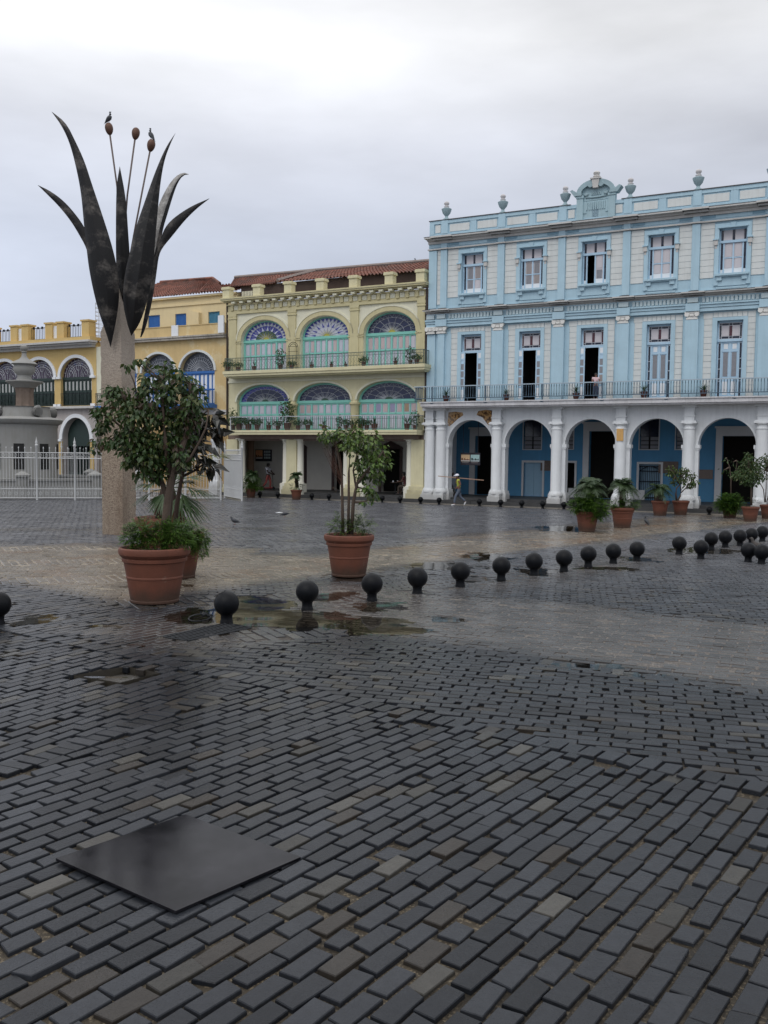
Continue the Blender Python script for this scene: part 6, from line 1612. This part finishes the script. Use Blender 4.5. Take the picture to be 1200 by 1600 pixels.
def person(label,loc,rz,J,shirt,trouser,skin_c,hair,shoe,cap=None,s=1.,sleeve=.55,legs_bare=False):
    t=thing('person',label,'person',loc,rz); t.scale=(s,s,s)
    sk=mat('skin_%d'%int(skin_c[0]*1000),skin_c,.6,.06,6)
    hd=Vector(J['head']); nk=Vector(J['neck'])
    nodes={'pel':(J['pel'],.10),'wst':(J['wst'],(.115,.09)),'chs':(J['chs'],(.14,.10)),'nek':(J['neck'],.05),'jaw':(tuple(nk.lerp(hd,.55)),.062),'hed':(J['head'],(.088,.09)),'top':(tuple(hd+(hd-nk)*.45),.06)}
    edges=[('pel','wst'),('wst','chs'),('chs','nek'),('nek','jaw'),('jaw','hed'),('hed','top')]
    for q in 'LR':
        nodes.update({q+'s':(J[q+'s'],.06),q+'e':(J[q+'e'],.042),q+'w':(J[q+'w'],.029),q+'h':(J[q+'h'],.075),q+'k':(J[q+'k'],.056),q+'a':(J[q+'a'],.04),q+'t':(J[q+'t'],.032)})
        edges+=[('chs',q+'s'),(q+'s',q+'e'),(q+'e',q+'w'),('pel',q+'h'),(q+'h',q+'k'),(q+'k',q+'a'),(q+'a',q+'t')]
    m=skin(nodes,edges,'pel',2); bm=bmesh.new(); bm.from_mesh(m); b=MB()
    for q in 'LR':
        w=Vector(J[q+'w']); hand(b,w,J.get(q+'d',w-Vector(J[q+'e'])),(0,1,.2))
    f=hd+Vector((.083,0,-.0)); b.tube([f+Vector((-.01,0,.02)),f+Vector((.014,0,-.012))],[.008,.013],5)
    for sg in (-1,1): b.lathe([(0,-.012),(.011,0),(0,.012)],tuple(hd+Vector((.078,sg*.032,.02))),6,1,False); b.lathe([(0,-.03),(.016,0),(0,.03)],tuple(hd+Vector((-.0,sg*.09,0))),6)
    b.tube([hd+Vector((.08,-.022,-.045)),hd+Vector((.084,.022,-.045))],.006,4,2)
    hm=bpy.data.meshes.new('h'); hm.from_pydata(b.v,[],b.f); hm.polygons.foreach_set('material_index',b.mi); bm.from_mesh(hm); bm.to_mesh(m); bm.free()
    o=part('body',m,sk,t); o.data.materials.append(mat('eye_white_dark',(.05,.04,.035),.4,.1)); o.data.materials.append(mat('lips',(.22,.07,.06),.6,.1))
    # shirt over the torso and upper arms
    n2={'a':(tuple(Vector(J['pel']).lerp(Vector(J['wst']),.2)),(.14,.115)),'b':(J['wst'],(.14,.112)),'c':(J['chs'],(.165,.125)),'d':(tuple(Vector(J['chs']).lerp(nk,.75)),.07)}; e2=[('a','b'),('b','c'),('c','d')]
    for q in 'LR': n2[q+'s']=(J[q+'s'],.08); n2[q+'e']=(tuple(Vector(J[q+'s']).lerp(Vector(J[q+'e']),sleeve)),.066); e2+=[('c',q+'s'),(q+'s',q+'e')]
    part('shirt',skin(n2,e2,'c',2),shirt,t)
    n3={'a':(tuple(Vector(J['pel']).lerp(Vector(J['wst']),.35)),(.135,.11)),'p':(J['pel'],(.14,.115))}; e3=[('a','p')]
    for q in 'LR':
        n3.update({q+'h':(J[q+'h'],.098),q+'k':(J[q+'k'],.075),q+'a':(tuple(Vector(J[q+'a'])+Vector((0,0,.03))),.062)}); e3+=[('p',q+'h'),(q+'h',q+'k'),(q+'k',q+'a')]
    part('trousers',skin(n3,e3,'p',2),trouser,t)
    for q in 'LR':
        a,tt=Vector(J[q+'a']),Vector(J[q+'t']); d=(tt-a).normalized(); part('shoe',skin({'h':(tuple(a-d*.05-Vector((0,0,.02))),.045),'m':(tuple(a.lerp(tt,.5)-Vector((0,0,.01))),.046),'t':(tuple(tt+d*.05),.036)},[('h','m'),('m','t')],'h',1),shoe,t)
    up=(hd-nk).normalized(); b=MB()
    if cap:
        b.lathe([(.108,.0),(.112,.03),(.10,.075),(.065,.108),(.01,.12)],tuple(hd+Vector((-.005,0,.035))),14,cap=False); b.tube([hd+Vector((.09,0,.042)),hd+Vector((.15,0,.036)),hd+Vector((.20,0,.022))],[.07,.062,.03],8); b.v=[(x,y,hd.z+.042+(z-hd.z-.042)*.2) if x>hd.x+.115 else (x,y,z) for x,y,z in b.v]; b.build('cap',cap,t,True)
        b=MB(); b.lathe([(.10,-.05),(.102,.0),(.104,.05)],tuple(hd+Vector((-.02,0,.0))),12,cap=False,arc=(PI*.55,PI*1.45)); b.build('hair',hair,t,True)
    else:
        b.lathe([(.106,.02),(.11,.06),(.095,.11),(.05,.135),(.005,.14)],tuple(hd+Vector((-.015,0,.0))),14,cap=False); b.lathe([(.098,-.08),(.106,-.02),(.108,.05)],tuple(hd+Vector((-.018,0,.0))),12,cap=False,arc=(PI*.5,PI*1.5)); b.build('hair',hair,t,True)
    return t
M_hair=mat('black_hair',(.012,.01,.009),.6,.2); M_shw=mat('white_shoe',(.65,.65,.66),.6,.1,8); M_shd=mat('dark_shoe',(.03,.025,.025),.6,.2,8)
STAND=dict(pel=(0,0,.93),wst=(0,0,1.08),chs=(0,0,1.30),neck=(.005,0,1.48),head=(.02,0,1.61),Ls=(0,.19,1.41),Rs=(0,-.19,1.41),Le=(.0,.25,1.13),Re=(0,-.25,1.13),Lw=(.1,.23,.92),Rw=(.1,-.23,.92),Lh=(0,.09,.88),Rh=(0,-.09,.88),Lk=(.02,.10,.48),Rk=(.02,-.10,.48),La=(0,.10,.08),Ra=(0,-.10,.08),Lt=(.13,.12,.04),Rt=(.13,-.12,.04))
# man with a plank, walking left
W=dict(STAND); W.update(pel=(0,0,.92),wst=(.03,0,1.07),chs=(.05,0,1.29),neck=(.085,0,1.46),head=(.125,0,1.585),Ls=(.05,.19,1.39),Rs=(.05,-.19,1.39),Le=(-.06,.25,1.16),Lw=(.12,.27,1.02),Re=(.17,-.24,1.21),Rw=(.11,-.15,1.47),Rd=(.0,.10,.02),Lh=(0,.09,.87),Rh=(0,-.09,.87),Lk=(.20,.10,.52),La=(.26,.10,.10),Lt=(.39,.11,.05),Rk=(-.08,-.10,.49),Ra=(-.36,-.10,.22),Rt=(-.30,-.10,.08))
gx0,gy0=G(717,790.5)
man=person('man in white cap and yellow vest walking left with a plank on his shoulder',(gx0,gy0,.0),PI,W,mat('yellow_green_vest',(.42,.46,.06),.8,.1,8),mat('grey_blue_jeans',(.10,.12,.16),.85,.15,8),(.16,.07,.045),M_hair,M_shw,mat('white_cap',(.75,.76,.82),.7,.05),1.0,.25)
a=atY(684.5,743.8,gy0-.02); c=atY(755.5,750.3,gy0+.12); b=MB(); mid=a.lerp(c,.5); d=(c-a).normalized(); L=(c-a).length/2
b.rawbox(-L,L,-.07,.07,-.022,.022); o=b.build('wooden_plank',mat('raw_pine',(.36,.23,.16),.8,.15,3),None,loc=mid); o.rotation_euler=d.to_track_quat('X','Z').to_euler(); tag(o,'long raw wooden plank carried on the walking man\'s shoulder','plank')
# woman on the balcony
u,_=fac(931,600,.45); B_=dict(STAND); B_.update(Le=(.06,.25,1.16),Lw=(.24,.08,1.16),Re=(.06,-.25,1.16),Rw=(.26,-.06,1.10),Lt=(.13,.12,.04))
wm=person('person in pink top and jeans standing at the third door of the blue balcony',fw(u,.45,5.70),-PI/2-YAW+.3,B_,mat('pink_white_top',(.62,.44,.46),.8,.18,9),mat('dark_jeans',(.04,.05,.09),.85,.15,8),(.25,.13,.09),M_hair,M_shd,None,.78,.5)
# person leaning behind the second column
u,_=fac(706.5,750,-.9); Q=dict(STAND); Q.update(pel=(-.12,0,.90),wst=(-.07,0,1.05),chs=(.0,0,1.27),neck=(.05,0,1.44),head=(.08,0,1.57),Le=(.12,.24,1.18),Lw=(.2,.1,1.3),Lk=(.16,.1,.5),La=(.3,.1,.08),Lt=(.42,.11,.04))
person('person in dark clothes leaning against the first white column inside the arcade',fw(u-.12,-.75,.35),-YAW,Q,mat('black_jacket',(.02,.02,.022),.8,.2),mat('black_trousers',(.018,.018,.02),.8,.2),(.12,.06,.04),M_hair,M_shd,None,1.0,.9)
# person with a scooter in the yellow arcade
u,_=fac(419,750,-1.9); S=dict(STAND); S.update(Le=(.12,.24,1.16),Lw=(.34,.12,1.06),Re=(.12,-.24,1.16),Rw=(.34,-.12,1.06),Lk=(.12,.1,.5),La=(.08,.1,.1),Rk=(-.08,-.1,.5),Ra=(-.32,-.1,.18),Rt=(-.24,-.1,.06))
person('person in white shirt and red trousers walking right inside the yellow arcade',fw(u,-1.9,.35),-YAW,S,mat('white_grey_shirt',(.50,.50,.55),.8,.25,7),mat('brick_red_trousers',(.30,.07,.06),.85,.1),(.04,.022,.016),M_hair,M_shd,None,1.0,.6)
t=thing('kick_scooter','small red kick scooter held by the person in red trousers','scooter',fw(u+.32,-1.9,.35),-YAW); b=MB()
b.tube([(-.75,0,.12),(-.1,0,.12),(.05,0,.16)],.03,6); b.build('deck',mat('red_paint',(.35,.03,.03),.4,.1),t); b=MB(); b.tube([(.08,0,.1),(.02,0,.98)],.016,6); b.tube([(.02,-.2,.98),(.02,.2,.98)],.014,6); b.build('handlebar',M_iron,t)
for x in (-.78,.1):
    b=MB(); b.lathe([(.03,-.02),(.10,-.02),(.11,0),(.10,.02),(.03,.02)],(0,0,0),14); b.v=[(x+p[0],p[2],.11+p[1]) for p in b.v]; b.build('wheel',M_iron,t)
# seated person with a small table
u,_=fac(634,752,-1.2); Z=dict(STAND); Z.update(pel=(0,0,.52),wst=(.03,0,.68),chs=(.08,0,.92),neck=(.11,0,1.10),head=(.15,0,1.23),Ls=(.07,.18,1.02),Rs=(.07,-.18,1.02),Le=(.16,.24,.80),Lw=(.38,.16,.78),Re=(.16,-.24,.80),Rw=(.38,-.16,.78),Lh=(.02,.09,.50),Rh=(.02,-.09,.50),Lk=(.42,.12,.50),Rk=(.42,-.12,.50),La=(.42,.12,.08),Ra=(.36,-.12,.08),Lt=(.55,.13,.04),Rt=(.49,-.13,.04))
person('person in dark red shirt seated inside the yellow arcade by the right pier',fw(u,-1.2,.35),PI-YAW,Z,mat('dark_red_shirt',(.10,.025,.03),.8,.2,8),mat('brown_trousers',(.06,.045,.035),.85,.1),(.12,.06,.045),M_hair,M_shd,None,1.0,.6)
t=thing('cafe_chair','dark wooden chair under the person seated in the yellow arcade','chair',fw(u,-1.2,.35),PI-YAW); b=MB(); b.rawbox(-.22,.22,-.22,.22,.40,.44); b.build('seat',M_barkd,t); b=MB(); b.rawbox(-.25,-.22,-.22,.22,.5,.95); b.build('backrest',M_barkd,t)
for x in (-.2,.2):
    for y in (-.2,.2): b=MB(); b.rawbox(x-.02,x+.02,y-.02,y+.02,0,.4 if x>0 else .5); b.build('leg',M_barkd,t)
t=thing('cafe_table','small table with white cups before the seated person in the arcade','table',fw(u-.72,-1.25,.35),-YAW); b=MB(); b.lathe([(.3,.70),(.3,.73)],(0,0,0),16); b.build('tabletop',M_barkd,t); b=MB(); b.lathe([(.2,0),(.03,.05),(.03,.70)],(0,0,0),10); b.build('pedestal',M_iron,t)
for i,(x,y) in enumerate(((-.12,.05),(.12,-.08))): b=MB(); b.lathe([(.03,0),(.045,.1),(.04,.1),(.02,.02)],(0,0,0),10); o=b.build('cup',M_whitep,None,loc=Vector(fw(u-.72+x,-1.25+y,1.081))); tag(o,'white cup on the small arcade table, '+('farther from' if i==0 else 'nearer to')+' the seated person','cup')
# ================================================================ sky, sun, camera
w=bpy.data.worlds.new('World'); SC.world=w; w.use_nodes=True; nt=w.node_tree; nt.nodes.clear(); L=nt.links
SUN_EL,SUN_AZ=math.radians(52),math.radians(200)
out=nt.nodes.new('ShaderNodeOutputWorld'); sky=nt.nodes.new('ShaderNodeTexSky'); sky.sky_type='NISHITA'; sky.sun_disc=False; sky.sun_elevation=SUN_EL; sky.sun_rotation=SUN_AZ
b1=nt.nodes.new('ShaderNodeBackground'); b1.inputs[1].default_value=.07; L.new(sky.outputs[0],b1.inputs[0])
tc=nt.nodes.new('ShaderNodeTexCoord'); sep=nt.nodes.new('ShaderNodeSeparateXYZ'); L.new(tc.outputs['Generated'],sep.inputs[0])
mp=nt.nodes.new('ShaderNodeMapping'); mp.inputs['Scale'].default_value=(1.,1.,3.4); mp.inputs['Location'].default_value=(.35,.1,.2); L.new(tc.outputs['Generated'],mp.inputs[0])
ns=nt.nodes.new('ShaderNodeTexNoise'); ns.inputs['Scale'].default_value=1.7; ns.inputs['Detail'].default_value=6; ns.inputs['Roughness'].default_value=.5; L.new(mp.outputs[0],ns.inputs['Vector'])
ns2=nt.nodes.new('ShaderNodeTexNoise'); ns2.inputs['Scale'].default_value=6; ns2.inputs['Detail'].default_value=6; L.new(mp.outputs[0],ns2.inputs['Vector'])
nz=nt.nodes.new('ShaderNodeMath'); nz.operation='MULTIPLY_ADD'; L.new(ns2.outputs[0],nz.inputs[0]); nz.inputs[1].default_value=.22; L.new(ns.outputs[0],nz.inputs[2])
el=nt.nodes.new('ShaderNodeValToRGB'); cr=el.color_ramp; cr.elements[0].position=0.; cr.elements[0].color=(.66,.73,.84,1); cr.elements[1].position=1.; cr.elements[1].color=(1.55,1.55,1.6,1)
for p_,c_ in ((.12,(.58,.63,.755)),(.22,(.64,.69,.81)),(.31,(.80,.83,.92)),(.40,(1.06,1.07,1.10))):
    e=cr.elements.new(p_); e.color=(*c_,1)
L.new(sep.outputs['Z'],el.inputs[0])
rp=nt.nodes.new('ShaderNodeMapRange'); rp.inputs[1].default_value=.42; rp.inputs[2].default_value=.78; rp.inputs[3].default_value=.82; rp.inputs[4].default_value=1.2; L.new(nz.outputs[0],rp.inputs[0])
cl=nt.nodes.new('ShaderNodeVectorMath'); cl.operation='SCALE'; L.new(el.outputs[0],cl.inputs[0]); L.new(rp.outputs[0],cl.inputs['Scale'])
# clouds are a little brighter to the left of the square
lf=nt.nodes.new('ShaderNodeMapRange'); lf.inputs[1].default_value=-.5; lf.inputs[2].default_value=.3; lf.inputs[3].default_value=1.13; lf.inputs[4].default_value=.97; L.new(sep.outputs['X'],lf.inputs[0])
cl2=nt.nodes.new('ShaderNodeVectorMath'); cl2.operation='SCALE'; L.new(cl.outputs[0],cl2.inputs[0]); L.new(lf.outputs[0],cl2.inputs['Scale'])
b2=nt.nodes.new('ShaderNodeBackground'); L.new(cl2.outputs[0],b2.inputs[0]); b2.inputs[1].default_value=.95
mx=nt.nodes.new('ShaderNodeMixShader'); mx.inputs[0].default_value=.93; L.new(b1.outputs[0],mx.inputs[1]); L.new(b2.outputs[0],mx.inputs[2]); L.new(mx.outputs[0],out.inputs[0])
sl=bpy.data.lights.new('sun','SUN'); sl.energy=.6; sl.angle=math.radians(25); sl.color=(1,.97,.92); so=bpy.data.objects.new('sun',sl); COL.objects.link(so)
sd=Vector((math.sin(SUN_AZ)*math.cos(SUN_EL),math.cos(SUN_AZ)*math.cos(SUN_EL),math.sin(SUN_EL))); so.rotation_euler=sd.to_track_quat('Z','Y').to_euler(); so.location=(0,0,60)
cam=bpy.data.cameras.new('camera'); co=bpy.data.objects.new('camera',cam); COL.objects.link(co); SC.camera=co
cam.sensor_fit='VERTICAL'; cam.sensor_height=24.; cam.lens=24*F_PX/1600; cam.clip_end=2000; cam.clip_start=.1
fwd=Vector((0,math.cos(PITCH),math.sin(PITCH))); up0=Vector((0,-math.sin(PITCH),math.cos(PITCH))); rt=Vector((1,0,0)); c_,s_=math.cos(ROLL),math.sin(ROLL)
cx_=rt*c_+up0*s_; cy_=rt*-s_+up0*c_
co.matrix_world=Matrix((( cx_.x,cy_.x,-fwd.x,0),(cx_.y,cy_.y,-fwd.y,0),(cx_.z,cy_.z,-fwd.z,EYE),(0,0,0,1)))
SC.view_settings.view_transform='Standard'; SC.view_settings.look='None'; SC.view_settings.gamma=1.; SC.view_settings.exposure=-.05
SC.cycles.max_bounces=6; SC.cycles.diffuse_bounces=3; SC.cycles.glossy_bounces=3; SC.cycles.transparent_max_bounces=8
SC.cycles.use_denoising=True
